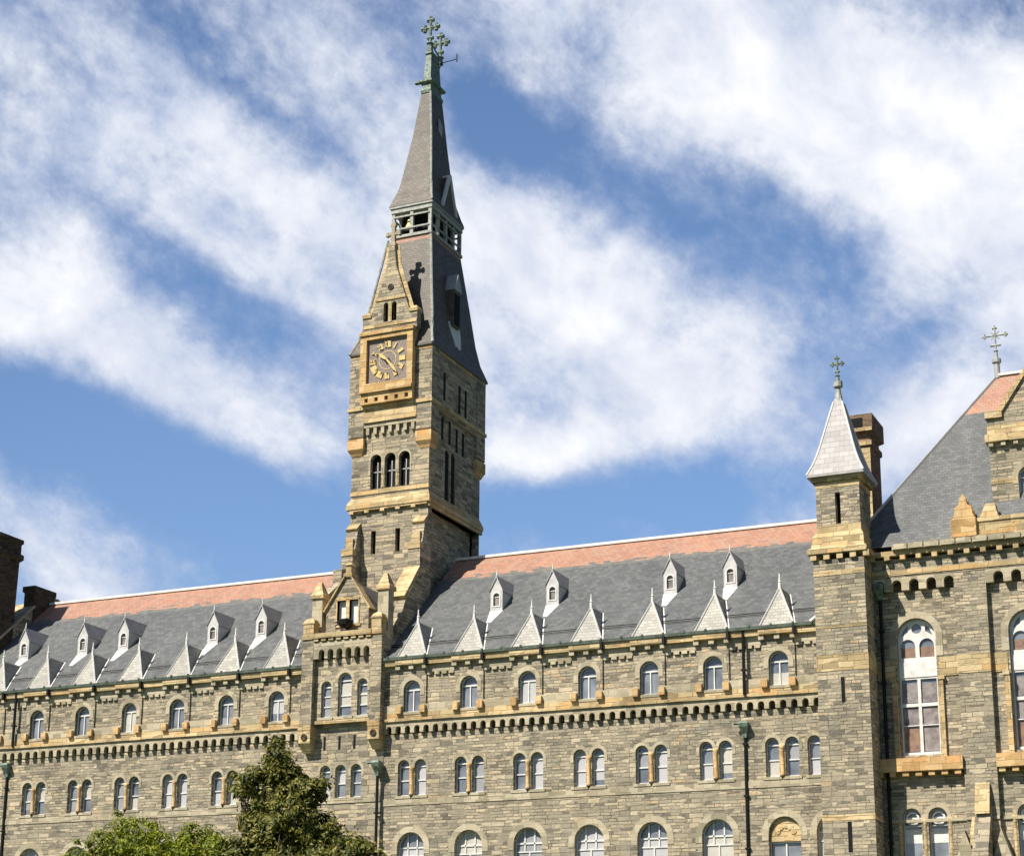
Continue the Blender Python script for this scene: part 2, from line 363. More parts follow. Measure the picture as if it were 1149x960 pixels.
def add_window(key, parent, x, y, z, blind=None, bmat='blind', rot=0, name='window'):
    k = KIT[key]; w = WL[parent.name]
    o = put(name, k['pane'], parent, Vector((x, y, z)) - w); o.rotation_euler.z = rot
    for nm in ('frame', 'arch_surround', 'sill'):
        if nm in k: put(nm, k[nm], o)
    if blind:
        lo, hi = blind; hi += random.uniform(-.12, .12) if hi < k['hs'] - .2 else 0; bmat = random.choice(('blind', 'blind', 'grey_blind', 'cream_blind')) if bmat == 'blind' else bmat; r = k['r'] - .06; d = k['depth']
        b = B()
        if hi > k['hs']: b.plate([p for p in arch(0, max(lo, .06), k['hs'], 2 * r)], (), FRONT, d + .018, d + .028)
        else: b.box(-r, r, d + .018, d + .028, lo, hi)
        put('blind', b.mesh('blind', bmat), o)
    return o
window_kit('attic', 1.02, 1.25, .25, .26, mull=True)
window_kit('pair', .70, 1.62, .26, .17, mull=False, transoms=(.85,))
window_kit('hall', 1.62, 2.35, .3, .34, mull=False, transoms=(1.9,))
window_kit('tri_side', .64, 1.75, .22, .15, mull=False, transoms=(.62, 1.2))
window_kit('tri_mid', .86, 2.05, .22, .2, mull=False, transoms=(.62, 1.2))
window_kit('low_tri', .66, 1.5, .24, .17, mull=False, transoms=(.8,))
def slit(parent, x0, x1, z0, z1, y, name='slit_window', fr=FRONT):
    b = B(); b.plate(rect(x0, x1, z0, z1), (), fr, y, y + (.03 if fr is FRONT else -.03)); return part(name, b, 'void', parent)

# ------------------------------------------------------------------ ground
g = B(); g.face([(-3000, -3000, GZ), (3000, -3000, GZ), (3000, 3000, GZ), (-3000, 3000, GZ)]); structure('ground', g, 'lawn')
g = B(); g.face([(-110, -7, GZ + .004), (10, -7, GZ + .004), (10, -3.6, GZ + .004), (-110, -3.6, GZ + .004)]); structure('path', g, 'path')

# ------------------------------------------------------------------ long wings
YL, YA = .07, -.12                            # lower wall plane, attic wall plane
EAVE_Z, EAVE_Y, RIDGE_Z, RIDGE_Y = 21.02, -.33, 28.83, 8.7
PITCH = (RIDGE_Z - EAVE_Z) / (RIDGE_Y - EAVE_Y)
def roof_z(y): return EAVE_Z + PITCH * (y - EAVE_Y)
PB = 3.45
def wing(label, X0, X1, centres, extra_pair, luc, tympanum, end_left):
    t = thing('stone_wing', label, 'building', ((X0 + X1) / 2, 4, GZ))
    half = PB / 2
    # lower wall, bay by bay
    low, att = B(), B()
    edges = [X0] + [(a + b) / 2 for a, b in zip(centres, centres[1:])]
    if extra_pair is not None: edges += [centres[-1] + 1.25, X1]
    else: edges += [X1]
    pairs = list(centres) + ([extra_pair] if extra_pair is not None else [])
    for i, c in enumerate(pairs):
        a, b = edges[i], edges[i + 1]
        holes = [arch(c + s * .51, 13.42, 15.04, .70) for s in ((-1, 1) if i < len(centres) else (-1,))]
        holes.append(arch(c if i < len(centres) else c + .26, 8.3, 10.62, 1.62, 14))
        low.plate(rect(a, b, GZ, 16.82), holes, FRONT, YL, YL + .6, back=False)
    part('lower_wall', low, 'rubble_stone', t)
    nw = B(); nw.box(X0, X1, YL + .4, YL + .7, 16.6, 17.6); part('arcade_back', nw, 'rubble_stone', t)
    for i, c in enumerate(pairs):
        a, b = edges[i], edges[i + 1]
        if i < len(centres):
            att.plate(rect(a, b, 17.4, 20.95), [arch(c, 17.98, 19.23, 1.02)], FRONT, YA + .1, YA + .6, back=False)
            # projecting pier round the window
            att.plate([(c - .86, 18.02), (c - .51, 18.02), *[(c + .51 * math.cos(math.pi * k / 10), 19.23 + .51 * math.sin(math.pi * k / 10)) for k in range(10, -1, -1)], (c + .51, 18.02), (c + .86, 18.02), (c + .86, 20.36), (c - .86, 20.36)], (), FRONT, YA, YA + .14)
        else: att.plate(rect(a, b, 17.4, 20.95), (), FRONT, YA + .1, YA + .6, back=False)
    part('attic_wall', att, 'rubble_stone', t)
    back = B(); back.box(X0, X1, 17.0, 17.6, GZ, 21); part('rear_wall', back, 'rubble_stone', t)
    # corbel table
    ct = B(); n = round((X1 - X0) / .575); p = (X1 - X0) / n; poly = []
    for i in range(n):
        x = X0 + i * p
        poly += [(x, 16.84), (x + p * .42, 16.84), (x + p * .42, 17.08)]
        poly += [(x + p * (.71 - .29 * math.cos(math.pi * q / 5)), 17.08 + .15 * math.sin(math.pi * q / 5)) for q in range(1, 5)]
        poly += [(x + p, 17.08)]
    # split in chunks so that the fill stays robust
    m = len(poly) // n
    for i in range(n):
        q = poly[i * m:(i + 1) * m]
        ct.plate([(X0 + i * p, 17.46)] + q + [(X0 + (i + 1) * p, 17.46)], (), FRONT, YA - .06, YL + .02)
    part('corbel_table', ct, 'trim_stone', t)
    # sandstone courses
    sb = B()
    sb.box(X0, X1, YA - .16, YA + .2, 17.47, 17.62)
    sb.box(X0, X1, YA - .04, YA + .12, 17.62, 17.95)
    part('sandstone_course', sb, 'sandstone', t); sb = B()
    ed = [X0] + [v for c in centres for v in (c - .55, c + .55)] + [X1]
    for a, b in zip(ed[::2], ed[1::2]):
        if b - a > .2: sb.box(a, b, YA - .035, YA + .15, 17.953, 18.38)
    part('sill_band', sb, 'trim_stone', t)
    for c in centres:
        for s in (-1, 1):
            q = B(); q.box(c + s * .73 - .17, c + s * .73 + .17, YA - .24, YA + .1, 17.90, 18.30); part('impost_block', q, 'orange_sandstone', t)
    cs = B(); cs.box(X0, X1, YA - .22, YA + .3, 20.56, 20.96)
    for c in centres: cs.box(c - .95, c + .95, YA - .28, YA - .2, 20.6, 20.9)
    part('cornice', cs, 'sandstone', t)
    dc = B(); dc.box(X0, X1, YA + .05, YA + .2, 20.3, 20.563)
    for i, c in enumerate(centres):
        for dx in (-.82, 0, .82): dc.box(c + dx - .14, c + dx + .14, YA - .2, YA + .06, 20.34, 20.563)
        nx = centres[i + 1] if i + 1 < len(centres) else c + (PB if X1 > c + 2 else 0)
        a, b = c + .862, min(nx - .862, X1 - .05)
        if b - a > .3:
            dc.box(a, b, YA - .012, YA + .06, 20.12, 20.56)
            for j in range(4):
                x = a + (b - a) * (j + .5) / 4; dc.box(x - .15, x + .15, YA - .012, YA + .1, 19.98, 20.12)
    part('dentil_course', dc, 'trim_stone', t)
    st = B(); st.box(X0, X1, YL - .035, YL + .1, 12.92, 13.26); part('string_course', st, 'trim_stone', t)
    # roof
    rf = B(); rz = 26.95; ry = RIDGE_Y - (RIDGE_Z - rz) / PITCH
    rf.face([(X0, EAVE_Y, EAVE_Z), (X1, EAVE_Y, EAVE_Z), (X1, ry, rz), (X0, ry, rz)])
    rf.face([(X0, RIDGE_Y, RIDGE_Z), (X1, RIDGE_Y, RIDGE_Z), (X1, 17.8, EAVE_Z), (X0, 17.8, EAVE_Z)])
    rf.face([(X0, EAVE_Y, EAVE_Z), (X1, EAVE_Y, EAVE_Z), (X1, .3, EAVE_Z - .06), (X0, .3, EAVE_Z - .06)])
    roof = part('roof', rf, 'grey_slate', t)
    rb = B(); rb.face([(X0, ry, rz), (X1, ry, rz), (X1, RIDGE_Y, RIDGE_Z), (X0, RIDGE_Y, RIDGE_Z)]); part('red_slate_band', rb, 'ridge_red_slate', roof)
    rc = B(); rc.beam((X0, RIDGE_Y, RIDGE_Z + .04), (X1, RIDGE_Y, RIDGE_Z + .04), .34, .16); part('ridge_cap', rc, 'white_paint', roof)
    sg = B(); ys = EAVE_Y + .95
    sg.tube([(X0, ys, roof_z(ys) + .12), (X1, ys, roof_z(ys) + .12)], .025, 6); sg.tube([(X0, ys - .12, roof_z(ys - .12) + .1), (X1, ys - .12, roof_z(ys - .12) + .1)], .02, 6)
    part('snow_rail', sg, 'dark_metal', roof)
    gt = B(); gt.box(X0, X1, EAVE_Y - .12, EAVE_Y + .02, EAVE_Z - .14, EAVE_Z + .02)
    x = X0 + .3
    while x < X1 - .2: gt.box(x, x + .1, EAVE_Y - .15, EAVE_Y - .05, EAVE_Z - .02, EAVE_Z + .1); x += 1.15
    part('gutter', gt, 'gutter_copper', t)
    for c in centres:                        # pyramid gablets on the eaves
        gb = B(); gx = c + .02; e = EAVE_Z + .02
        ap = (gx + random.uniform(-.03, .03), .45 + random.uniform(-.04, .04), 23.08 + random.uniform(-.06, .06))
        yr = EAVE_Y + (ap[2] - EAVE_Z) / PITCH; fl, fr_ = (gx - .88, EAVE_Y + .02, e), (gx + .88, EAVE_Y + .02, e)
        bl_, br_, re = (gx - .88, yr + .3, e), (gx + .88, yr + .3, e), (ap[0], yr + .3, ap[2])
        gb.rings([[fl, fr_, ap], [bl_, br_, re]])
        go = part('gablet', gb, 'pale_slate', t)
        hp = B()
        for q in (fl, fr_): hp.beam(Vector(q) + Vector((0, -.01, .03)), Vector(ap) + Vector((0, -.01, .02)), .08, .06)
        hp.beam(Vector(ap) + Vector((0, 0, .02)), (ap[0], yr, ap[2] + .02), .08, .06); hp.beam(Vector(fr_) + Vector((.05, 0, .02)), (ap[0] + .05, yr + .02, ap[2] + .01), .1, .05)
        part('hip_roll', hp, 'white_paint', go)
        z_ = ap[2]; fn = B(); fn.lathe(ap[0], ap[1] + .03, [(.1, z_ - .12), (.075, z_ + .28), (.1, z_ + .32), (.055, z_ + .37), (.035, z_ + .75)], 8); part('finial', fn, 'white_paint', go)
        br = B(); br.box(gx + .84, gx + .98, EAVE_Y - .2, EAVE_Y + .1, EAVE_Z - .52, EAVE_Z - .1); part('rain_hopper', br, 'dark_metal', t)
    for lx, ly in luc: lucarne(t, lx, ly)
    rnd = random.Random(hash(X0) & 255)
    for i, c in enumerate(centres):
        bl = rnd.choice([None, None, None, (.05, .6), (.05, 1.2), (.5, 1.2)])
        add_window('attic', t, c, YA, 17.98, bl)
        for s in (-1, 1):
            add_window('pair', t, c + s * .51, YL, 13.42, rnd.choice([(.06, .82), (.06, 1.5), (.06, .82), (.88, 1.6), None, (.35, 1.6), (.06, 2.0)]))
        cl = B(); cl.box(c - .13, c + .13, YL - .012, YL + .1, 13.43, 15.0); cl.lathe(c, YL - .015, [(.14, 13.44), (.14, 13.56), (.1, 13.62), (.1, 14.72), (.15, 14.86), (.16, 15.0)], 10); part('colonnette', cl, 'orange_sandstone', t, True)
        w = add_window('hall', t, c, YL, 8.3, None if c in tympanum else rnd.choice([(.1, 1.84), (.1, 2.3), (.1, 2.9), (.1, 2.9)]))
        fb = B()
        for dx in (-.28, .28): fb.box(dx - .035, dx + .035, .265, .31, 1.94, 2.35 + .74)
        fb.box(-.035, .035, .265, .31, .05, 1.87); put('glazing_bar', fb.mesh('glazing_bar', 'white_paint'), w)
        if c in tympanum:
            tb = B(); tb.plate([(-.78, 1.95), (.78, 1.95), *[(.78 * math.cos(math.pi * q / 12), 2.35 + .78 * math.sin(math.pi * q / 12)) for q in range(13)]], (), FRONT, .16, .26)
            for a in range(5):
                th = math.pi * (a + .5) / 5; tb.lathe(0, 0, [(.0, -.06), (.13, -.03), (.15, .03), (.0, .05)], 8)
                bmesh.ops.transform(tb.bm, matrix=Matrix.Translation((.42 * math.cos(th), .15, 2.3 + .42 * math.sin(th))) @ Matrix.Rotation(math.pi / 2, 4, 'X'), verts=tb.bm.verts[-32:] if False else list(tb.bm.verts)[-32:])
            put('carved_tympanum', tb.mesh('carved_tympanum', 'sandstone'), w)
    if extra_pair is not None: add_window('pair', t, extra_pair - .51, YL, 13.42, (.06, .8)); add_window('hall', t, extra_pair + .26, YL, 8.3, (.1, 2.3))
    return t

def lucarne(t, x, y):
    z = roof_z(y); h0, h1 = z - .05, z + 1.2; w = .37; ap = z + 2.08
    hole = arch(x, z + .28, z + .86, .44, 8)
    b = B(); b.plate([(x - w, h0), (x + w, h0), (x + w, h1), (x, ap - .04), (x - w, h1)], [hole], FRONT, y, y + .12)
    b.box(x - w + .002, x + w - .002, y + .12, y + 1.6, h0, h1 - .002)
    o = part('lucarne', b, 'lucarne_paint', t)
    r = B(); e = w + .07; yb_ = y + 2.5
    r.rings([[(x - e, y - .06, h1 - .08), (x, y - .06, ap), (x + e, y - .06, h1 - .08), (x, y - .06, ap - .14)], [(x - e, yb_, h1 - .08), (x, yb_, ap), (x + e, yb_, h1 - .08), (x, yb_, ap - .14)]])
    ro_ = part('lucarne_roof', r, 'lead', o)
    f = B(); f.lathe(x, y + .05, [(.05, ap - .1), (.04, ap + .12), (.015, ap + .35)], 6); part('finial', f, 'white_paint', o)
    q = B(); q.plate(arch(x, z + .25, z + .86, .52, 8), [arch(x, z + .31, z + .86, .38, 8)], FRONT, y - .03, y + .03); q.box(x - .2, x + .2, y + .05, y + .08, z + .8, z + .84); part('frame', q, 'white_paint', o)
    v = B(); v.plate(hole, (), FRONT, y + .09, y + .115); part('louvre', v, 'grey_curtain', o)
    a = B(); ya = y - 1.0
    a.rings([[(x - w - .04, y + .02, z + .03), (x + w + .04, y + .02, z + .03), (x + w + .02, y + .02, z - .02), (x - w - .02, y + .02, z - .02)],
             [(x - w * .4, ya, roof_z(ya) + .03), (x + w * .4, ya, roof_z(ya) + .03), (x + w * .4, ya, roof_z(ya)), (x - w * .4, ya, roof_z(ya))]])
    part('apron', a, 'white_paint', o)
    return o

CR = [-46.55 + PB * k for k in range(7)]
CLF = [-55.2 - 3.37 * k for k in range(7)][::-1]
wing_right = wing('long grey stone wing with slate roof between the clock tower and the turret', -48.3, -21.5, CR, -23.69,
                  [(-43.0, 3.13), (-39.6, 3.2), (-32.68, 3.17), (-29.3, 3.22)], (CR[6],), False)
wing_left = wing('long grey stone wing with slate roof on the chimney side of the clock tower', -78.7, -53.3, CLF, None,
                 [(-75.8, 2.75), (-71.2, 2.7), (-68.2, 2.8), (-61.5, 2.55), (-58.2, 2.7)], (), True)

def downpipe(parent, x, y, z1, z0, hop=True, mat='dark_metal'):
    p = B(); p.tube([(x, y, z0), (x, y, z1)], .085, 8)
    z = z0 + 1.2
    while z < z1: p.box(x - .13, x + .13, y - .1, y + .14, z, z + .09); z += 2.6
    o = part('downpipe', p, mat, parent, False)
    if hop:
        h = B(); h.rect_rings([(x - .09, x + .09, y - .1, y + .12, z1 - .6), (x - .12, x + .12, y - .14, y + .14, z1 - .42), (x - .22, x + .22, y - .34, y + .16, z1 - .08), (x - .25, x + .25, y - .4, y + .16, z1 + .1), (x - .2, x + .2, y - .34, y + .14, z1 + .2), (x - .08, x + .08, y - .15, y + .1, z1 + .26)])
        h.tube([(x - .05, y - .1, z1 + .12), (x - .5, y - .3, z1 + .1)], .07, 6)
        part('hopper_head', h, 'copper_green', o)
    return o
downpipe(wing_right, -27.72, .02, 16.05, GZ); downpipe(wing_right, -27.6, YA - .2, 20.95, 17.6, False)
downpipe(wing_left, -74.1, .02, 16.4, GZ); downpipe(wing_left, -73.6, YA - .2, 20.95, 17.6, False)
# end parapet and chimneys of the far wing
pw = B(); XP = -78.7
pw.plate([(-.6, GZ), (17.6, GZ), (17.6, 21.6), (9.6, roof_z(8.7) + .55), (7.8, roof_z(8.7) + .55), (7.0, roof_z(7.0) + .9), (2.8, roof_z(2.8) + .9), (-.6, roof_z(-.6) + .9)], (), SIDE, XP - .7, XP)
part('gable_parapet', pw, 'tower_stone', wing_left)
cp = B(); cp.beam((XP - .35, -.5, roof_z(-.5) + 1.0), (XP - .35, 7.0, roof_z(7.0) + 1.0), .9, .14); part('coping', cp, 'trim_stone', wing_left)
ch = B(); ch.rect_rings([(XP - 2.6, XP, 3.0, 5.0, 24), (XP - 2.6, XP + .02, 3.0, 5.15, 30.9), (XP - 2.8, XP + .2, 2.8, 5.35, 31.1), (XP - 2.8, XP + .2, 2.8, 5.35, 31.4), (XP - 2.65, XP + .06, 2.95, 5.2, 31.5), (XP - 2.65, XP + .06, 2.95, 5.2, 32.1), (XP - 2.75, XP + .15, 2.85, 5.3, 32.2), (XP - 2.75, XP + .15, 2.85, 5.3, 32.45)])
part('chimney', ch, 'old_brick', wing_left)
ch = B(); ch.rect_rings([(XP - .8, XP + .03, 6.9, 9.0, 27), (XP - .8, XP + .03, 6.9, 9.0, 29.3), (XP - .9, XP + .12, 6.8, 9.1, 29.4), (XP - .9, XP + .12, 6.8, 9.1, 29.75)])
part('ridge_chimney', ch, 'old_brick', wing_left)
lr = B(); lr.box(-100, XP - .72, -.3, 17.6, GZ, 23.9)
far_block = thing('stone_pavilion', 'stone end building with sandy sunlit roof beyond the tall left chimney', 'building', (-90, 4, GZ))
part('wall', lr, 'tower_stone', far_block)
lr = B(); lr.rings([[(XP - .71, -.5, 23.9), (XP - .71, 17.8, 23.9), (XP - .71, 8.7, 29.1)], [(-100, -.5, 23.9), (-100, 17.8, 23.9), (-100, 8.7, 29.1)]]); part('roof', lr, 'sandstone', far_block)

# ------------------------------------------------------------------ clock tower
T = thing('clock_tower', 'tall stone clock tower with slate spire, copper crosses and gold numerals', 'clock tower', (-50.95, 6, GZ))
TX0, TX1, TY0, TY1 = -53.6, -48.34, 4.9, 12.0
PVX0, PVX1, PVY = -53.35, -48.3, -.22
# base pavilion
pv = B()
pv.plate(rect(PVX0, PVX1, GZ, 17.75), [arch(x, 13.5, 15.0, .66) for x in (-51.95, -50.97, -49.99)], FRONT, PVY + .25, PVY + .85, back=False)
pv.box(-52.68, -48.93, PVY + .35, PVY + .6, 21.2, 22.4)
pv.plate(rect(-52.68, -48.93, 17.72, 21.28), [arch(-51.9, 17.98, 19.73, .64), arch(-50.72, 17.98, 20.03, .86), arch(-49.6, 17.98, 19.73, .64)], FRONT, PVY, PVY + .6, back=False)
pv.plate(rect(.63, 4.9, GZ, 22.4), (), SIDE, PVX1 - .3, PVX1, back=True)
pv.plate(rect(.63, 4.9, GZ, 22.4), (), SIDE, PVX0, PVX0 + .3, back=True)
part('pavilion_wall', pv, 'tower_stone', T)
for x0, x1 in ((PVX0 - .02, -52.65), (-48.95, PVX1 + .02)):
    b = B(); b.box(x0, x1, PVY - .34, PVY + .85, 17.4, 22.45); part('corner_pier', b, 'tower_stone', T)
for x0, x1 in ((PVX0 - .03, -52.62), (-48.98, PVX1 + .03)):
    cb = B(); cb.rect_rings([(x0 + .12, x1 - .12, PVY - .05, PVY + .5, 16.05), (x0 + .04, x1 - .04, PVY - .3, PVY + .5, 16.4), (x0, x1, PVY - .42, PVY + .5, 16.55), (x0, x1, PVY - .42, PVY + .5, 17.2), (x0 - .03, x1 + .03, PVY - .46, PVY + .5, 17.3), (x0 - .03, x1 + .03, PVY - .46, PVY + .5, 17.55)])
    cbo = part('corner_corbel', cb, 'sandstone', T)
    rs = B(); rs.lathe(0, 0, [(.2, -.03), (.2, .03), (.12, .05), (.1, .01)], 12); rs.xf(Matrix.Translation(((x0 + x1) / 2, PVY - .44, 16.88)) @ Matrix.Rotation(math.pi / 2, 4, 'X'))
    part('roundel', rs, 'old_brick', cbo)
sl = B(); sl.box(-52.65, -48.95, PVY - .12, PVY + .3, 17.62, 17.8); part('string_course', sl, 'sandstone', T)
sl = B(); sl.box(PVX0, PVX1, PVY + .2, PVY + .3, 13.2, 13.47); part('string_course', sl, 'trim_stone', T)
ar = B(); n = 6; a, b = -52.5, -49.05; p = (b - a) / n
for i in range(n):
    x = a + i * p
    ar.plate([(x, 22.0), (x, 21.3), (x + .2, 21.3), (x + .2, 21.62), *[(x + .2 + (p - .2) * (.5 - .5 * math.cos(math.pi * q / 6)), 21.62 + .2 * math.sin(math.pi * q / 6)) for q in range(1, 6)], (x + p, 21.62), (x + p, 22.0)], (), FRONT, PVY - .32, PVY + .02)
ar.box(-52.65, -48.95, PVY - .33, PVY + .02, 22.0, 22.28)
ar.box(b, -48.95, PVY - .32, PVY + .02, 21.3, 22.0); ar.box(-52.65, a, PVY - .32, PVY + .02, 21.3, 22.0)
part('corbel_table', ar, 'trim_stone', T)
cn = B(); cn.box(-52.7, -48.92, PVY - .48, PVY + .5, 22.46, 22.74)
x = -52.6
while x < -49.1: cn.box(x, x + .3, PVY - .42, PVY + .2, 22.3, 22.46); x += .48
part('cornice', cn, 'sandstone', T)
# pavilion gable
gy = .25
gb = B(); gb.plate([(-52.35, 22.5), (-49.6, 22.5), (-49.6, 24.3), (-50.75, 26.1), (-51.2, 26.1), (-52.35, 24.3)], [rect(-51.62, -51.05, 23.35, 24.75), rect(-50.83, -50.26, 23.35, 24.75)], FRONT, gy, gy + .5)
go = part('pavilion_gable', gb, 'tower_stone', T)
gc = B()
for s in (-1, 1): gc.beam((-50.97 + s * 1.5, gy + .2, 24.16), (-50.97 + s * .16, gy + .2, 26.2), .68, .08)
gc.rect_rings([(-51.25, -50.7, gy - .1, gy + .55, 26.08), (-51.25, -50.7, gy - .1, gy + .55, 26.3), (-51.15, -50.8, gy, gy + .45, 26.36), (-51.15, -50.8, gy, gy + .45, 26.75), (-51.22, -50.72, gy - .07, gy + .5, 26.8), (-51.0, -50.95, gy + .2, gy + .25, 27.0)])
for x0, x1 in ((-51.7, -51.62), (-51.05, -50.83), (-50.26, -50.18)): gc.box(x0, x1, gy - .05, gy + .2, 23.3, 24.8)
gc.box(-51.7, -50.18, gy - .05, gy + .3, 24.75, 24.9); gc.box(-51.75, -50.1, gy - .08, gy + .3, 23.2, 23.35)
part('coping', gc, 'sandstone', go)
for x in (-51.335, -50.545):
    b = B(); b.box(x - .3, x + .3, gy + .22, gy + .26, 23.3, 24.8); part('shutter', b, 'white_paint', go)
gr = B(); gr.plate([(-52.3, 24.2), (-49.64, 24.2), (-50.97, 26.0)], (), FRONT, gy + .5, TY0 + .1); gr.box(-52.28, -49.66, gy + .5, TY0, 21, 24.2)
part('gable_roof', gr, 'grey_slate', T)
vr = B(); vr.rings([[(-53.5, 1.2, 24.2), (-52.9, 1.2, 24.2), (-52.9, 1.3, 24.1), (-53.5, 1.3, 24.1)], [(-52.3, 1.9, 26.1), (-52.15, 1.9, 26.0), (-52.15, 2.0, 25.9), (-52.3, 2.0, 26.0)]]); part('valley_flashing', vr, 'white_paint', T)
fl = B(); fl.box(PVX0 + .3, PVX1 - .3, .3, TY0, 21.8, 22.35); part('parapet_roof', fl, 'lead', T)
def pinnacle(x0, x1, y0, y1, z0, z1):
    b = B(); b.box(x0, x1, y0, y1, z0, z1); o = part('pinnacle', b, 'trim_stone', T)
    c = B(); c.rect_rings([(x0 - .1, x1 + .1, y0 - .1, y1 + .1, z1), (x0 - .1, x1 + .1, y0 - .1, y1 + .1, z1 + .22), (x0 - .02, x1 + .02, y0 - .02, y1 + .02, z1 + .32), ((x0 + x1) / 2 - .1, (x0 + x1) / 2 + .1, (y0 + y1) / 2 - .1, (y0 + y1) / 2 + .1, z1 + 1.0)])
    part('pinnacle_cap', c, 'sandstone', o)
pinnacle(-53.25, -52.6, .2, .85, 21, 25.0); pinnacle(-49.0, -48.33, .2, .85, 21, 25.15)
for x0, x1 in ((PVX0 - .03, -52.6), (-49.0, PVX1 + .03)):
    b = B(); b.rect_rings([(x0, x1, PVY - .42, PVY + .3, 22.45), (x0, x1, PVY - .42, PVY + .3, 22.7), (x0 + .06, x1 - .06, PVY - .36, PVY + .25, 22.75), (x0 + .06, x1 - .06, PVY - .36, PVY + .25, 23.3), (x0 - .02, x1 + .02, PVY - .4, PVY + .3, 23.36), (x0 + .1, x1 - .1, PVY - .25, PVY + .2, 23.62), (x0 + .3, x1 - .3, PVY - .1, PVY + .1, 23.75)])
    part('pier_cap', b, 'sandstone', T)
ub = B(); ub.lathe(-50.75, -.3, [(.12, 22.74), (.3, 22.8), (.24, 22.95), (.42, 23.15), (.46, 23.4), (.3, 23.44), (.26, 23.5)], 12); ub.tube([(-51.1, -.5, 23.2), (-51.3, -.55, 23.1), (-51.2, -.55, 22.9)], .05, 6); ub.tube([(-51.05, -.5, 23.35), (-51.35, -.5, 23.3)], .04, 6)
part('bronze_urn', ub, 'dark_metal', T)
for x, k, bl in ((-51.9, 'tri_side', (.06, 1.15)), (-50.72, 'tri_mid', (.65, 1.9)), (-49.6, 'tri_side', (.65, 1.2))): add_window(k, T, x, PVY, 17.98, bl)
for x, bl in ((-51.95, (.06, .75)), (-50.97, (.84, 1.4)), (-49.99, None)): add_window('low_tri', T, x, PVY + .25, 13.5, bl)
for x in (-52.05, -51.1, -50.15): slit(T, x - .07, x + .07, 16.2, 16.95, PVY + .235)
# side faces of the pavilion up to the tower
tr = B(); tr.plate([(1.0, 20), (TY0, 20), (TY0, 27.25), (4.0, 27.25), (2.3, 25.0), (1.4, 23.2)], (), SIDE, TX1 - .55, TX1 - .003); part('raking_buttress', tr, 'tower_stone', T)
wt = B(); wt.beam((TX1 - .5, 4.1, 27.3), (TX1 - .5, 2.25, 25.1), 1.0, .3); part('weathering', wt, 'sandstone', T)
# shaft
sh = B()
z0 = 31.35
sh.plate(rect(TX0, TX1, 20, z0), [rect(-52.14, -51.82, 28.7, 30.14), rect(-50.5, -50.18, 28.7, 30.14)], FRONT, TY0, TY0 + .5, back=False)
sh.plate(rect(TX0, TX1, z0, 36.9), [arch(x, 32.75, 34.55, .74) for x in (-51.93, -50.96, -49.99)], FRONT, TY0, TY0 + .5, back=False)
sh.plate(rect(TX0, TX1, 36.9, 41.6), (), FRONT, TY0, TY0 + .5, back=False)
sh.plate(rect(TY0 + .5, TY1, 20, 31.35), (), SIDE, TX1 - .5, TX1, back=False)
sh.plate(rect(TY0 + .5, TY1, 31.35, 36.9), [arch(y, 32.2, 35.2, .62) for y in (7.35, 8.2)], SIDE, TX1, TX1 - .5, back=False)
sh.plate(rect(TY0 + .5, TY1, 36.9, 41.6), (), SIDE, TX1, TX1 - .5, back=False)
sh.box(TX0, TX0 + .3, TY0 + .5, TY1, 20, 41.6); sh.box(TX0 + .3, TX1 - .5, TY1 - .3, TY1, 20, 41.6)
shaft = part('shaft', sh, 'tower_stone', T)
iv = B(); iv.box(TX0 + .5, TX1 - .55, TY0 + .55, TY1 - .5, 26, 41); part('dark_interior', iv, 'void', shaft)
for x in (-51.98, -50.34): slit(shaft, x - .16, x + .16, 28.7, 30.14, TY0 + .3)
for i, x in enumerate((-51.93, -50.96, -49.99)):
    b = B(); b.plate(arch(x, 32.75, 34.55, .72), (), FRONT, TY0 + .3, TY0 + .33); o = part('belfry_window', b, 'void', T)
    b = B(); b.box(x - .03, x + .03, TY0 + .25, TY0 + .3, 32.75, 34.5); b.box(x - .34, x + .34, TY0 + .25, TY0 + .3, 33.85, 33.92); part('frame', b, 'lead', o)
    b = B(); b.plate(arch_band(x, 34.55, .375, .49, 10, .9), (), FRONT, TY0 - .03, TY0 + .1); part('arch_surround', b, 'trim_stone', o)
for x in (-51.445, -50.475):
    b = B(); b.lathe(x, TY0 + .06, [(.12, 32.75), (.09, 32.9), (.09, 34.1), (.13, 34.25)], 8); part('colonnette', b, 'sandstone', T, True)
for y in (7.35, 8.2):
    b = B(); b.plate(arch(y, 32.2, 35.2, .6), (), SIDE, TX1 - .12, TX1 - .08); part('belfry_window', b, 'void', T)
for y, z0, z1 in ((6.5, 38.4, 40.2), (8.6, 38.2, 40.0), (9.5, 38.2, 40.0), (6.6, 35.9, 37.4), (7.6, 35.9, 37.4), (8.6, 35.7, 37.2), (9.5, 35.7, 37.2)): slit(T, y - .14, y + .14, z0, z1, TX1 + .16 if z0 > 37.9 else TX1 + .012, 'slit_window', SIDE)
# belt with notched underside
bt = B(); n = 5; p = (TX1 - TX0) / n
for i in range(n):
    x = TX0 + i * p; bt.plate([(x, 31.55), (x, 31.28), (x + .3, 31.28), (x + .3, 31.42), (x + p, 31.42), (x + p, 31.55)], (), FRONT, TY0 - .2, TY0 + .05)
bt.rect_rings([(TX0 - .2, TX1 + .2, TY0 - .25, TY1 + .2, 31.55), (TX0 - .2, TX1 + .2, TY0 - .25, TY1 + .2, 31.8), (TX0 - .02, TX1 + .02, TY0 - .03, TY1 + .02, 32.25)])
bt.box(TX1, TX1 + .15, TY0 - .1, TY1 + .15, 31.3, 31.55)
bt.box(TX0 - .03, TX1 + .03, TY0 - .05, TY0 + .2, 32.45, 32.72)
part('belt_course', bt, 'sandstone', T)
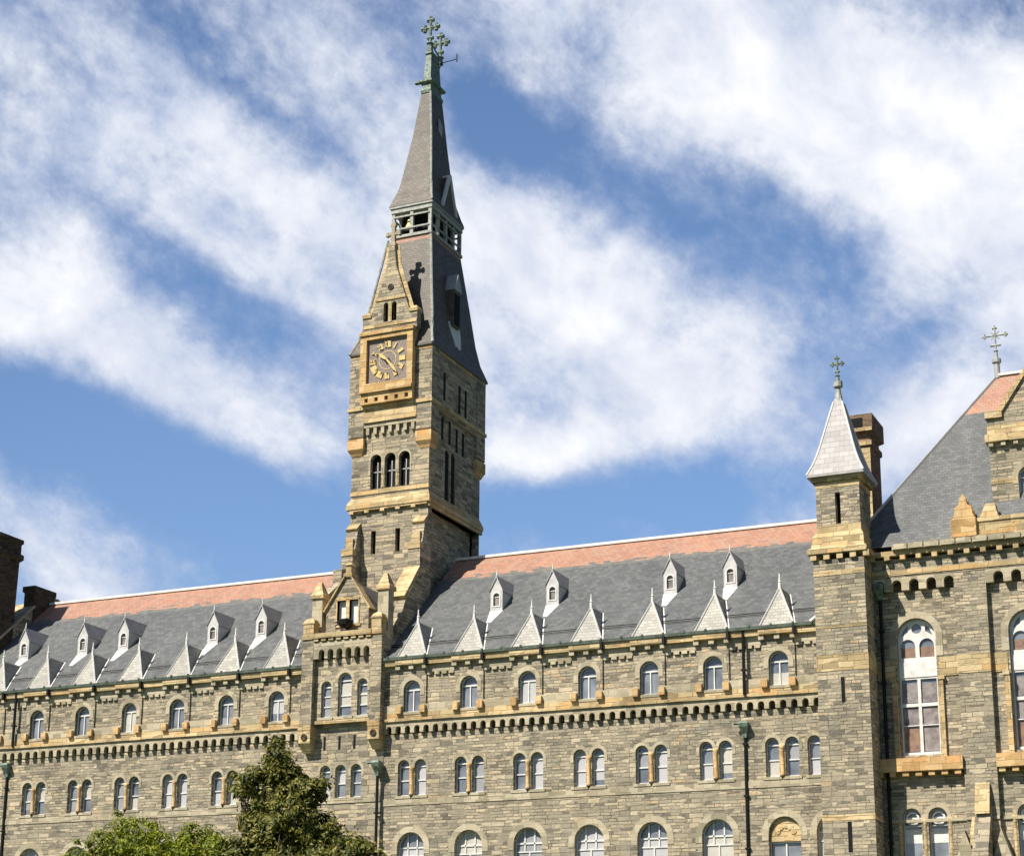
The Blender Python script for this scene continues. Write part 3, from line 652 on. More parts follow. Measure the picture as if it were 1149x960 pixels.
# buttress heads
for x0, x1 in ((-53.62, -52.85), (-49.15, TX1 - .014)):
    b = B(); b.plate([(TY0 + .1, 26.0), (TY0 + .1, 30.6), (TY0 - .35, 30.2), (TY0 - .6, 29.0), (TY0 - .9, 28.7), (TY0 - .9, 26.0)], (), SIDE, x0, x1)
    o = part('buttress', b, 'tower_stone', T)
    c = B(); c.beam(((x0 + x1) / 2, TY0 + .03, 30.63), ((x0 + x1) / 2, TY0 - .42, 30.18), x1 - x0 + .01, .2); part('weathering', c, 'sandstone', o)
    c = B(); c.box(x0 - .01, x1 + .008, TY0 - .95, TY0 - .5, 28.5, 28.9); part('offset_stone', c, 'sandstone', o)
    c = B(); c.box(x0 + .15, x1 - .15, TY0 - .68, TY0 - .3, 28.95, 29.6); part('carved_block', c, 'sandstone', o)
b = B(); b.plate([(1.6, 21), (TY0, 21), (TY0, 27.0), (4.0, 27.0), (3.6, 27.6), (3.0, 27.4), (3.0, 26.6), (1.6, 25.6)], (), SIDE, -53.58, -53.0); part('raking_buttress', b, 'tower_stone', T)
# upper stage: corner piers on corbels, machicolated clock bay
for x0, x1 in ((TX0 - .2, -52.75), (-49.15, TX1 + .2)):
    for y0, y1 in ((TY0 - .22, TY0 + .8), (TY1 - .9, TY1 + .32)):
        b = B(); b.box(x0, x1, y0, y1, 36.1, 41.45); po = part('corner_pier', b, 'tower_stone', T)
        ck = B(); e = .03; a0, a1, b0, b1 = x0 - e, x1 + e, y0 - e, y1 + e
        ck.rect_rings([(a0 + .2, a1 - .2, b0 + .22, b1 - .2, 34.95), (a0 + .14, a1 - .14, b0 + .16, b1 - .14, 35.1), (a0 + .03, a1 - .03, b0 + .03, b1 - .03, 35.3), (a0, a1, b0, b1, 35.36), (a0, a1, b0, b1, 36.0), (a0 + .12, a1 - .12, b0 + .12, b1 - .12, 36.05), (a0 + .12, a1 - .12, b0 + .12, b1 - .12, 36.15)])
        part('corner_corbel', ck, 'orange_sandstone', po)
up = B(); up.box(-52.75, -49.15, TY0 - .2, TY0 + .1, 36.9, 41.4); part('clock_bay', up, 'tower_stone', T)
up = B(); up.box(TX1, TX1 + .15, TY0 + .8, TY1 - .9, 37.5, 41.4); part('side_bay', up, 'tower_stone', T)
mc = B(); n = 7; a, b2 = -52.75, -49.15; p = (b2 - a) / n
for i in range(n):
    x = a + i * p; mc.box(x + p * .3, x + p * .72, TY0 - .17, TY0 + .05, 36.2, 36.88)
mc.box(a, b2, TY0 - .19, TY0 + .05, 36.65, 36.89)
part('machicolation', mc, 'trim_stone', T)
cs = B(); cs.box(TX0 - .28, TX1 + .28, TY0 - .3, TY1 + .38, 37.78, 38.0); cs.box(a, b2, TY0 - .3, TY0, 36.93, 37.1)
cs.box(-52.75, -49.15, TY0 - .24, TY0, 37.1, 37.78)
part('string_course', cs, 'sandstone', T)
# clock
cf = B(); FX0, FX1, FZ0, FZ1 = -52.88, -49.27, 38.75, 42.56; FY = TY0 - .66
cf.plate(rect(FX0, FX1, FZ0, FZ1), [rect(-52.45, -49.66, 39.3, 42.15)], FRONT, FY, TY0)
cf.box(FX0 - .06, FX1 + .06, FY - .1, TY0, FZ1 - .12, FZ1 + .1); cf.box(FX0 + .02, FX1 - .02, FY - .06, TY0, 38.72, 38.95)
n = 6; p = (FX1 - FX0) / n
cf.plate(rect(FX0 + .02, FX1 - .02, 38.03, 38.72), [rect(FX0 + .32 + i * .69, FX0 + .56 + i * .69, 38.14, 38.4) for i in range(5)], FRONT, FY + .1, TY0 - .22)
clock_frame = part('clock_frame', cf, 'orange_sandstone', T)
CX, CZ, CYY = -51.06, 40.73, TY0 - .46
cd = B(); cd.box(-52.45, -49.66, CYY, TY0 - .02, 39.3, 42.15); clock = part('clock_face', cd, 'clock_ground', T)
rg = B(); rg.plate([(CX + .6 * math.cos(i * math.pi / 24), CZ + .6 * math.sin(i * math.pi / 24)) for i in range(48)], [[(CX + .56 * math.cos(i * math.pi / 24), CZ + .56 * math.sin(i * math.pi / 24)) for i in range(48)]], FRONT, CYY - .02, CYY + .01)
part('ring', rg, 'gold', clock)
ROM = ['XII', 'I', 'II', 'III', 'IV', 'V', 'VI', 'VII', 'VIII', 'IX', 'X', 'XI']
for h, s in enumerate(ROM):
    nb = B(); adv = {'I': .1, 'V': .22, 'X': .22}; tw = sum(adv[c] for c in s); x = -tw / 2; hh = .2; kk = min(1, .5 / tw)
    for c in s:
        w = adv[c]; cx = x + w / 2
        for p_, q_ in {'I': [((cx, -hh), (cx, hh))], 'V': [((cx - .07, hh), (cx, -hh)), ((cx + .07, hh), (cx, -hh))], 'X': [((cx - .08, hh), (cx + .08, -hh)), ((cx + .08, hh), (cx - .08, -hh))]}[c]:
            nb.beam((p_[0], 0, p_[1]), (q_[0], 0, q_[1]), .1, .05)
        x += w
    th = -h * math.pi / 6
    nb.xf(Matrix.Translation((CX + 1.02 * math.sin(-th), CYY - .03, CZ + 1.02 * math.cos(th))) @ Matrix.Rotation(-th, 4, 'Y') @ Matrix.Diagonal((kk, 1, 1, 1)))
    part('numeral', nb, 'gold', clock)
for ang, ln, wd in ((-52, .78, .11), (142, 1.18, .085)):
    hb = B(); hb.plate([(-wd / 2, -.2), (wd / 2, -.2), (wd, ln * .7), (0, ln), (-wd, ln * .7)], (), FRONT, -.02, .02)
    hb.xf(Matrix.Translation((CX, CYY - .09 - (.05 if ln > 1 else 0), CZ)) @ Matrix.Rotation(R(ang), 4, 'Y')); part('hand', hb, 'gold', clock)
hb = B(); hb.lathe(0, 0, [(.17, -.03), (.17, .03), (.06, .06)], 12); hb.xf(Matrix.Translation((CX, CYY - .08, CZ)) @ Matrix.Rotation(math.pi / 2, 4, 'X')); part('hub', hb, 'dark_metal', clock)
# gable above the clock
GX = -50.95; GY = TY0 - .5
gg = B()
gg.plate([(-52.84, 42.6), (-49.08, 42.6), (-49.08, 43.7), (-49.62, 43.78), (-50.62, 46.9), (-50.78, 48.3), (-51.12, 48.3), (-51.28, 46.9), (-52.26, 43.78), (-52.84, 43.7)],
         [arch(-51.26, 43.25, 44.35, .32, 8), arch(-50.68, 43.25, 44.35, .32, 8)], FRONT, GY, GY + .5)
gable = part('clock_gable', gg, 'tower_stone', T)
gc = B()
for s in (-1, 1):
    gc.beam((GX + s * 1.3, GY + .22, 43.8), (GX + s * .3, GY + .22, 46.95), .6, .07); gc.beam((GX + s * .3, GY + .22, 46.9), (GX + s * .15, GY + .22, 48.3), .6, .06)
    gc.rect_rings([(GX + s * 1.62 - .3, GX + s * 1.62 + .3, GY - .08, GY + .6, 43.66), (GX + s * 1.62 - .3, GX + s * 1.62 + .3, GY - .08, GY + .6, 43.84), (GX + s * 1.62 - .16, GX + s * 1.62 + .16, GY + .05, GY + .45, 44.02)])
gc.box(-52.0, -49.9, GY - .06, GY + .2, 44.66, 44.82); gc.box(-50.9, -50.84, GY - .03, GY + .2, 43.2, 44.5) ; gc.box(-51.07, -50.88, GY - .03, GY + .2, 43.2, 44.5)
gc.box(-52.8, -49.1, GY - .05, GY + .2, 42.95, 43.15)
part('coping', gc, 'sandstone', gable)
ro = B(); ro.lathe(0, 0, [(.2, -.03), (.2, .03)], 12); ro.xf(Matrix.Translation((GX, GY - .02, 45.5)) @ Matrix.Rotation(math.pi / 2, 4, 'X')); part('roundel', ro, 'old_brick', gable)
vd = B(); vd.box(-51.5, -50.4, GY + .3, GY + .45, 43.1, 44.6); part('louvre', vd, 'void', gable)
cr = B(); y = GY + .22; cr.rect_rings([(GX - .24, GX + .24, y - .24, y + .24, 48.25), (GX - .24, GX + .24, y - .24, y + .24, 48.45), (GX - .12, GX + .12, y - .12, y + .12, 48.5), (GX - .11, GX + .11, y - .11, y + .11, 49.75)])
cr.box(GX - .42, GX + .42, y - .09, y + .09, 49.02, 49.2)
for dx, z in ((-.42, 49.11), (.42, 49.11)): cr.box(GX + dx - .08, GX + dx + .08, y - .11, y + .11, z - .14, z + .14)
cr.box(GX - .18, GX + .18, y - .12, y + .12, 49.6, 49.8)
part('stone_cross', cr, 'trim_stone', gable)
gr = B(); gr.plate([(-52.1, 43.8), (-49.8, 43.8), (GX, 46.6)], (), FRONT, GY + .5, 7.2); gr.box(-52.7, -49.2, GY + .5, 6.6, 41.6, 43.5); part('gable_roof', gr, 'spire_slate', gable)
# spire
sp = B(); sp.rect_rings([(-53.8, -48.08, 4.56, 12.5, 41.42), (-53.79, -48.07, 4.57, 12.49, 41.55), (-53.42, -48.38, 5.05, 12.0, 42.5), (-53.12, -48.6, 5.5, 11.72, 43.7), (-52.8, -48.92, 5.95, 11.5, 46.0), (-52.16, -49.42, 6.69, 10.97, 49.8)])
spire = part('spire', sp, 'spire_slate', T)
eb = B(); eb.box(-53.7, -48.17, 4.66, 12.4, 41.2, 41.42); x = 4.9
eb.box(-53.6, -48.2, 4.75, 12.3, 41.0, 41.2)
part('eaves', eb, 'sandstone', spire)
hr = B()
P_ = [(-48.08, 4.56, 41.5), (-48.38, 5.05, 42.5), (-48.6, 5.5, 43.7), (-48.92, 5.95, 46.0), (-49.42, 6.69, 49.8)]
hr.tube(P_, .09, 6); hr.tube([(-101.88 - q[0], q[1], q[2]) for q in P_], .09, 6); part('hip_roll', hr, 'pale_copper', spire)
rb = B(); rb.rect_rings([(-52.22, -49.38, 6.62, 11.02, 49.45), (-52.17, -49.41, 6.66, 10.98, 49.82)], cap0=False, cap1=False); part('red_slate_band', rb, 'red_slate', spire)
# louvred dormer on the shaded face
sx = lambda z: -48.6 - (z - 43.7) * .139
dm = B(); dm.box(-50.2, sx(44.0) + .25, 8.0, 8.9, 43.9, 46.3); do = part('spire_dormer', dm, 'spire_slate', T)
d2 = B(); d2.plate(rect(8.08, 8.82, 44.0, 46.1), (), SIDE, sx(44) + .26, sx(44) + .28); part('louvre', d2, 'void', do)
d3 = B(); d3.plate([(7.9, 46.3), (9.0, 46.3), (8.45, 47.5)], (), SIDE, -50.2, sx(44) + .35); part('dormer_roof', d3, 'lead', do)
def spx(z):                                 # X of the spire's right face at height z
    P = [(41.55, -48.07), (42.5, -48.38), (43.7, -48.6), (46.0, -48.92), (49.8, -49.42)]
    for (a, xa), (b, xb) in zip(P, P[1:]):
        if z <= b: return xa + (xb - xa) * (z - a) / (b - a)
d4 = B(); out = [(7.75, 44.1), (8.3, 44.35), (9.35, 44.1), (9.3, 43.3), (9.05, 42.6), (8.75, 42.45), (8.5, 42.7), (8.35, 42.5), (8.2, 42.9), (7.95, 43.5)]  # irregular white patch laid over the slates below the dormer
d4.rings([[(spx(z) + .045, y, z) for y, z in out], [(spx(z) - .05, y, z) for y, z in out]]); part('pale_patch', d4, 'white_paint', do)
# open belfry lantern
BX0, BX1, BY0, BY1 = -52.2, -49.38, 6.62, 11.0
bl = B()
bl.box(BX0 - .06, BX1 + .06, BY0 - .06, BY1 + .06, 49.8, 49.98); bl.box(BX0 - .05, BX1 + .05, BY0 - .05, BY1 + .05, 51.55, 51.85)
bl.box(BX0 - .12, BX1 + .12, BY0 - .12, BY1 + .12, 51.85, 51.95)
for i in range(4):
    x = BX0 + .11 + i * (BX1 - BX0 - .22) / 3
    if i in (1, 2): x = BX0 + .11 + (BX1 - BX0 - .22) / 2 if i == 1 else x
    if i == 2: continue
    for y in (BY0 + .1, BY1 - .1): bl.box(x - .11, x + .11, y - .1, y + .1, 49.98, 51.55)
for j in range(1, 4):
    y = BY0 + (BY1 - BY0) * j / 4
    for x in (BX0 + .1, BX1 - .1): bl.box(x - .1, x + .1, y - .11, y + .11, 49.98, 51.55)
for y in (BY0 - .02, BY1 + .02):
    bl.box(BX0 + .15, BX1 - .15, y - .04, y + .04, 50.35, 50.45); bl.box(BX0 + .15, BX1 - .15, y - .04, y + .04, 51.2, 51.3)
for x in (BX0 - .02, BX1 + .02):
    bl.box(x - .04, x + .04, BY0 + .15, BY1 - .15, 50.35, 50.45); bl.box(x - .04, x + .04, BY0 + .15, BY1 - .15, 51.2, 51.3)
lan = part('belfry_lantern', bl, 'pale_copper', T)
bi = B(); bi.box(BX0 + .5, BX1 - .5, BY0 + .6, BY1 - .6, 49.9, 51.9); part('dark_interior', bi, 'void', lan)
be = B(); be.lathe(-51.1, 7.0, [(.0, 51.15), (.14, 51.1), (.2, 50.8), (.3, 50.55), (.02, 50.53)], 10); part('bell', be, 'gold', lan)
us = B(); us.rect_rings([(-52.36, -49.3, 6.5, 11.2, 51.95), (-52.35, -49.29, 6.51, 11.19, 52.05), (-52.2, -49.42, 6.66, 10.95, 52.5), (-52.02, -49.58, 6.95, 10.62, 53.2), (-51.9, -49.72, 7.15, 10.4, 53.9), (-51.42, -50.06, 7.72, 10.05, 57.3), (-51.04, -50.37, 8.1, 9.8, 60.6)])
upper = part('upper_spire', us, 'spire_slate', T)
hr = B(); P_ = [(-49.29, 6.51, 52.05), (-49.42, 6.66, 52.5), (-49.58, 6.95, 53.2), (-49.72, 7.15, 53.9), (-50.06, 7.72, 57.3), (-50.37, 8.1, 60.6)]; hr.tube(P_, .075, 6); part('hip_roll', hr, 'pale_copper', upper)
d5 = B(); d5.plate([(8.1, 52.1), (9.9, 52.1), (9.0, 54.6)], (), SIDE, -50.4, -49.35); do = part('spire_dormer', d5, 'spire_slate', upper) if False else part('lucarne', d5, 'spire_slate', T)
d6 = B(); d6.beam((-49.33, 8.0, 52.2), (-49.33, 9.0, 54.75), .22, .14); d6.beam((-49.33, 10.0, 52.2), (-49.33, 9.0, 54.75), .22, .14); d6.beam((-49.3, 9.0, 54.7), (-50.4, 9.0, 54.7), .2, .14); part('verge', d6, 'white_paint', do)
d7 = B(); d7.plate([(8.75, 58.0), (9.25, 57.7), (9.3, 58.5), (8.8, 58.9)], (), SIDE, -50.12, -50.05); part('vent', d7, 'lead', upper)
# copper crown
cc = B(); cc.rect_rings([(-51.06, -50.35, 8.05, 9.85, 60.55), (-51.08, -50.33, 8.02, 9.88, 60.75), (-51.0, -50.4, 8.12, 9.7, 60.95), (-51.0, -50.4, 8.12, 9.7, 61.25), (-51.2, -50.25, 7.95, 10.05, 61.35), (-51.2, -50.25, 7.95, 10.05, 61.5), (-50.95, -50.42, 8.15, 9.65, 61.6), (-50.84, -50.47, 8.28, 9.45, 63.4), (-50.9, -50.43, 8.2, 9.5, 63.5), (-50.9, -50.43, 8.2, 9.5, 63.65), (-50.78, -50.52, 8.4, 9.3, 63.75)])
cc.box(-51.5, -51.1, 7.9, 8.2, 61.3, 61.42)
crown = part('copper_crown', cc, 'copper_green', T)
def iron_cross(parent, x, y, z0, h, w, mat='copper_green', r=.05, name='cross'):
    b = B(); b.lathe(x, y, [(r * 2.2, z0), (r * 1.6, z0 + h * .2), (r * 2.6, z0 + h * .24), (r, z0 + h * .3), (r, z0 + h * .97), (.01, z0 + h * 1.08)], 8)
    zc = z0 + h * .74
    b.tube([(x - w, y, zc), (x + w, y, zc)], r, 6)
    for px, pz in ((-w, 0), (w, 0), (0, h * .24)):
        for a in range(3):
            th = {0: math.pi, 1: math.pi / 2, 2: -math.pi / 2}[a] if px < 0 else ({0: 0, 1: math.pi / 2, 2: -math.pi / 2}[a] if px > 0 else {0: math.pi / 2, 1: 0, 2: math.pi}[a])
            b.tube([(x + px, y, zc + pz), (x + px + 1.9 * r * math.cos(th) * 1.3, y, zc + pz + 1.9 * r * math.sin(th) * 1.3)], r * 1.35, 6)
    for a in range(4):
        th = math.pi / 4 + a * math.pi / 2; b.tube([(x, y, zc), (x + w * .55 * math.cos(th), y, zc + w * .55 * math.sin(th))], r * .6, 5)
    b.tube([(x - w * .5, y, z0 + h * .42), (x + w * .5, y, z0 + h * .42)], r * 1.3, 6)
    return part(name, b, mat, parent)
iron_cross(T, -50.62, 8.4, 63.7, 2.35, .42, r=.1); iron_cross(T, -50.62, 9.9, 63.5, 2.15, .42, r=.1)
pst = B(); pst.tube([(-50.62, 9.4, 62.6), (-50.62, 9.9, 63.5)], .09, 6); pst.tube([(-50.62, 8.4, 64.4), (-50.62, 9.9, 63.9)], .06, 6); part('cresting', pst, 'copper_green', crown)
vn = B(); vn.tube([(-50.5, 9.3, 63.2), (-49.2, 9.5, 63.4)], .03, 5); vn.tube([(-49.2, 9.5, 63.2), (-49.2, 9.5, 63.75)], .05, 5); part('lightning_rod', vn, 'dark_metal', crown)
downpipe(T, -48.5, PVY - .02, 15.15, GZ)

# ------------------------------------------------------------------ right-hand block with corner turret
K = thing('stone_hall', 'tall stone block with hipped slate roof and traceried windows behind the turret', 'building', (-14, 4, GZ))
KX0, KX1 = -21.2, 2.0
PIERS = [(-16.95, -15.42), (-12.05, -10.5)]
kw = B()
bays = [(-21.2, -16.95, -19.0), (-15.42, -12.05, -13.6), (-10.5, 2.0, -8.6)]
TW = []                                      # tall windows
for a, b, c in bays:
    kw.box(a, b, .62, .9, 22.0, 22.95)
    kw.plate(rect(a, b, GZ, 22.26), [arch(c, 14.15, 19.95, 1.9, 14), arch(c - .62, 9.0, 11.15, .92), arch(c + .62, 9.0, 11.15, .92)], FRONT, .25, .9, back=False)
    TW.append(c)
for a, b in PIERS: kw.box(a, b, -.08, .8, GZ, 22.95)
kw.plate(rect(.3, 12, GZ, 24), (), SIDE, KX0, KX0 + .4); kw.box(KX0, KX1, -.1, .9, 22.95, 23.9)
kw.box(KX0, KX1, 12, 12.6, GZ, 24)
part('wall', kw, 'rubble_stone', K)
for a, b, c in bays:
    ct = B(); n = max(2, round((b - a) / .79)); p = (b - a) / n
    for i in range(n):
        x = a + i * p
        ct.plate([(x, 22.98), (x, 22.28), (x + p * .44, 22.28), (x + p * .44, 22.6), *[(x + p * (.72 - .28 * math.cos(math.pi * q / 6)), 22.6 + .22 * math.sin(math.pi * q / 6)) for q in range(1, 6)], (x + p, 22.6), (x + p, 22.98)], (), FRONT, -.1, .28)
    part('corbel_table', ct, 'trim_stone', K)
    for x0, x1 in ((a, c - 1.06), (c + 1.06, b)):
        q = B(); q.box(x0, x1, .2, .32, 17.93, 18.87); part('sandstone_band', q, 'sandstone', K)
    q = B(); q.box(a + .02, b - .02, -.28, .4, 13.32, 13.95)
    k = a + .1
    while k < b - .3: q.box(k, k + .3, -.2, .3, 13.1, 13.32); k += .62
    part('bracketed_sill', q, 'orange_sandstone', K)
    for s_ in (-1, 1):
        q = B(); q.box(c + s_ * 1.12 - .12, c + s_ * 1.12 + .12, .1, .4, 13.95, 17.9); q.box(c + s_ * 1.16 - .16, c + s_ * 1.16 + .16, .05, .4, 17.75, 17.93); part('jamb_shaft', q, 'sandstone', K)
    for s_ in (-1.2, 0, 1.2):
        q = B(); q.lathe(c + s_, .3, [(.13, 9.0), (.1, 9.2), (.1, 10.7), (.16, 10.95), (.17, 11.1)], 8); part('colonnette', q, 'sandstone', K, True)
for a, b in PIERS:
    q = B(); q.box(a - .003, b + .003, -.11, .3, 17.93, 18.87); part('sandstone_band', q, 'sandstone', K)
sd = B(); sd.box(KX0, KX1, -.14, .1, 23.05, 23.3); part('sandstone_course', sd, 'sandstone', K)
for a, b, c in bays:
    st = B(); st.box(a, b, .16, .3, 10.9, 11.05); part('string_course', st, 'trim_stone', K)
for a, b in PIERS:
    st = B(); st.box(a, b, -.14, .3, 10.9, 11.05); part('string_course', st, 'trim_stone', K)
gt = B(); gt.box(KX0 + 1.4, KX1, -.5, .3, 24.253, 24.5); x = KX0 + 1.45
while x < KX1: gt.box(x, x + .7, -.58, -.45, 24.27, 24.54); x += .78
part('gutter', gt, 'trim_stone', K)
cn = B(); cn.box(KX0, KX1, -.36, .6, 24.0, 24.25)
x = KX0 + .2
while x < KX1: cn.box(x, x + .26, -.42, .3, 23.78, 24.0); x += .78
part('bracket_cornice', cn, 'sandstone', K)
def tall_window(x):
    p = B(); p.plate(arch(x, 14.17, 19.95, 1.88, 14), (), FRONT, .6, .63)
    w = part('window', p, 'glass', K)
    f = B()
    r = .94; zs = 19.95
    holes = []
    for s in (-1, 1):
        holes.append(arch(x + s * .46, 18.98, 19.55, .72, 10))
    holes.append([(x + .25 * math.cos(i * math.pi / 8), 20.42 + .25 * math.sin(i * math.pi / 8)) for i in range(16)])
    for s in (-1, 1): holes.append([(x + s * .42, 20.28), (x + s * .78, 20.05), (x + s * .62, 20.42), (x + s * .42, 20.6)])
    f.plate([(x - r, 17.9), (x + r, 17.9), *[(x + r * math.cos(math.pi * i / 14), zs + r * math.sin(math.pi * i / 14)) for i in range(15)]], holes, FRONT, .5, .58)
    for a, b in ((-.94, -.86), (-.075, .075), (.86, .94)): f.box(x + a, x + b, .5, .58, 14.17, 17.9)
    for z, h in ((14.17, .14), (15.6, .05), (16.55, .16)): f.box(x - .86, x + .86, .505, .575, z, z + h)
    f.box(x - .94, x + .94, .46, .52, 18.0, 18.75)
    part('tracery', f, 'white_paint', w)
    for s in (-1, 1):
        for z0, z1 in ((14.35, 15.55), (15.66, 16.52), (19.0, 19.5), (16.75, 17.7)):
            c = B(); c.box(x + s * .46 - .37, x + s * .46 + .37, .585, .597, z0 + .02, z1); part('curtain', c, 'curtain' if z0 > 18 or z0 < 14.4 and s < 0 else 'grey_curtain', w)
    a = B(); a.plate(arch_band(x, zs, .955, 1.3, 14, 1.0), (), FRONT, .22, .4); part('arch_surround', a, 'trim_stone', w)
for c in TW: tall_window(c)
window_kit('block_low', .9, 2.15, .3, .2, mull=False, transoms=(1.75,), sill=False)
for c in TW:
    for s, bl in ((-1, (.95, 1.7)), (1, (.95, 1.7))):
        w = add_window('block_low', K, c + s * .62, .25, 9.0, bl, 'white_paint')
        q = B(); q.plate([(.33 * math.cos(i * math.pi / 8), 2.12 + .33 * math.sin(i * math.pi / 8)) for i in range(16)], [[(.24 * math.cos(i * math.pi / 8), 2.12 + .24 * math.sin(i * math.pi / 8)) for i in range(16)]], FRONT, .2, .27); put('oculus_frame', q.mesh('oculus_frame', 'white_paint'), w)
# stepped buttress on the pier
for a, b in PIERS:
    c = (a + b) / 2
    bb = B(); bb.plate([(.3, GZ), (.3, 12.8), (-.1, 12.55), (-.5, 11.1), (-1.2, 10.0), (-1.7, 9.3), (-1.7, GZ)], (), SIDE, c - .3, c + .42); bo = part('buttress', bb, 'tower_stone', K)
    cc_ = B(); cc_.plate([(-.06, 11.0), (-.06, 10.85), (-.8, 10.0), (-.8, 9.6), (-1.0, 9.6), (-1.0, 10.1), (-.2, 11.0)], (), SIDE, c - .5, c - .3); cc_.plate([(-.25, 12.5), (-.16, 12.62), (-.6, 11.1), (-.72, 11.1)], (), SIDE, c - .28, c + .4); part('weathering', cc_, 'sandstone', bo)
    for s in (-1, 1):
        g_ = B(); g_.plate([(c + s * .85 - .45, 9.0), (c + s * .85 + .45, 9.0), (c + s * .85, 10.4)], (), FRONT, -.5, .1); part('porch_gablet', g_, 'trim_stone', K)
# hipped roof
HX, HY = -22.3, -.3
PR = (35.05 - 24.5) / 6.6
kr = B(); zb = 32.6; yb = HY + (zb - 24.5) / PR
def hipx(z): return HX + (z - 24.5) / (35.05 - 24.5) * (-15.28 - HX)
kr.face([(HX, HY, 24.5), (KX1, HY, 24.5), (KX1, yb, zb), (hipx(zb), yb, zb)])
kr.face([(HX, HY, 24.5), (-15.28, 6.3, 35.05), (HX, 12.9, 24.5)]); kr.face([(HX, 12.9, 24.5), (-15.28, 6.3, 35.05), (KX1, 6.3, 35.05), (KX1, 12.9, 24.5)])
kroof = part('hipped_roof', kr, 'grey_slate', K)
rb = B(); rb.face([(hipx(zb), yb, zb), (KX1, yb, zb), (KX1, 6.3, 35.05), (-15.28, 6.3, 35.05)]); part('red_slate_band', rb, 'red_slate', kroof)
rc = B(); rc.beam((-15.28, 6.3, 35.08), (KX1, 6.3, 35.08), .3, .14); part('ridge_cap', rc, 'white_paint', kroof)
hc = B(); hc.beam((HX, HY, 24.5), (-15.28, 6.3, 35.05), .16, .1); part('hip_roll', hc, 'lead', kroof)
fs = B(); fs.lathe(-15.25, 6.3, [(.17, 34.9), (.15, 35.75), (.24, 35.8), (.24, 36.0), (.1, 36.08)], 10); part('finial_base', fs, 'lead', kroof)
iron_cross(K, -15.25, 6.3, 36.05, 1.75, .55, 'pale_copper', .05)
# attic gable (right edge of the view) with its parapet
ga = B(); GXL = -15.02; gz = 1.0
ga.plate([(GXL, 24.3), (-9.5, 24.3), (-9.5, 30.0), (GXL, 30.0)], [arch(-13.2, 26.0, 27.75, 1.05), arch(-11.4, 26.0, 27.75, 1.05)], FRONT, gz, gz + .5)
ga.plate([(GXL, 30.0), (-9.5, 30.0), (-9.5, 31.2), (-9.9, 31.2), (-12.25, 34.2), (-14.35, 31.2), (GXL, 31.2)], (), FRONT, gz - .05, gz + .5)
ga.box(GXL, -9.5, gz + .5, 5.0, 24.3, 30)
gab = part('attic_gable', ga, 'rubble_stone', K)
gs = B(); gs.box(GXL - .16, -9.4, gz - .3, gz + .5, 29.62, 30.02); gs.box(GXL - .05, -9.4, gz - .14, gz + .5, 30.02, 30.5)
gs.box(GXL - .12, -14.3, gz - .2, gz + .55, 30.9, 31.25); gs.beam((-14.5, gz + .2, 31.1), (-12.25, gz + .2, 34.35), .75, .22); gs.beam((-10.0, gz + .2, 31.1), (-12.25, gz + .2, 34.35), .75, .22); gs.box(GXL - .02, -13.75, gz - .03, gz + .3, 27.5, 27.75)
part('coping', gs, 'sandstone', gab)
dn = B(); x = GXL
while x < -9.6: dn.box(x, x + .22, gz - .24, gz, 29.4, 29.62); x += .6
dn.box(GXL, -9.5, gz - .06, gz + .02, 29.36, 29.62); part('dentil_course', dn, 'trim_stone', gab)
g2 = B(); g2.plate([(GXL + .1, 30.2), (-9.6, 30.2), (-12.25, 33.8)], (), FRONT, gz + .5, 6.2); part('gable_roof', g2, 'grey_slate', gab)
window_kit('gable', 1.05, 1.75, .25, .28, mull=True, transoms=(.9,))
for x in (-13.2, -11.4): add_window('gable', K, x, gz, 26.0, None)
pp = B(); pp.box(-16.7, KX1, -.3, .5, 24.62, 25.3); pp.box(-16.9, KX1, -.45, .6, 24.4, 24.62); pp.box(-15.6, KX1, -.36, .56, 25.3, 25.5)
pp.rect_rings([(-15.5, -14.6, -.3, .5, 25.5), (-15.2, -14.75, -.2, .4, 26.2)])
part('parapet', pp, 'sandstone', K)
pd = B(); pd.rect_rings([(-16.85, -15.65, -.5, .7, 24.6), (-16.85, -15.65, -.5, .7, 25.5), (-16.75, -15.75, -.4, .6, 25.56), (-16.75, -15.75, -.4, .6, 25.7)])
for s in (0, 1): pd.plate([(-16.7, 25.7), (-15.8, 25.7), (-15.85, 26.1), (-16.05, 26.25), (-16.1, 26.55), (-16.25, 26.8), (-16.4, 26.55), (-16.45, 26.25), (-16.65, 26.1)], (), FRONT, -.38 + s * .5, -.02 + s * .5)
part('carved_pedestal', pd, 'orange_sandstone', K)
# brick chimney behind the turret
ch = B(); ch.rect_rings([(-22.75, -21.45, 3.0, 5.2, 22), (-22.75, -21.45, 3.0, 5.2, 30.9), (-22.85, -21.35, 2.9, 5.3, 31.0), (-22.85, -21.35, 2.9, 5.3, 31.25), (-22.72, -21.48, 3.03, 5.17, 31.32), (-22.72, -21.48, 3.03, 5.17, 31.6), (-22.95, -21.25, 2.8, 5.4, 31.75), (-22.95, -21.25, 2.8, 5.4, 32.7)])
cho = part('chimney', ch, 'chimney_brick', K)
cp = B(); cp.box(-22.5, -21.75, 2.78, 2.81, 31.95, 32.5); part('flue_opening', cp, 'void', cho)
cf_ = B(); cf_.plate([(-22.75, 24), (-21.45, 24), (-21.45, 30.9), (-22.75, 30.9)], (), FRONT, 2.97, 3.01); cf_.box(-22.93, -21.27, 2.76, 2.8, 31.76, 31.94); cf_.box(-22.86, -21.34, 2.87, 2.9, 31.0, 31.25); part('stone_face', cf_, 'sandstone', cho)
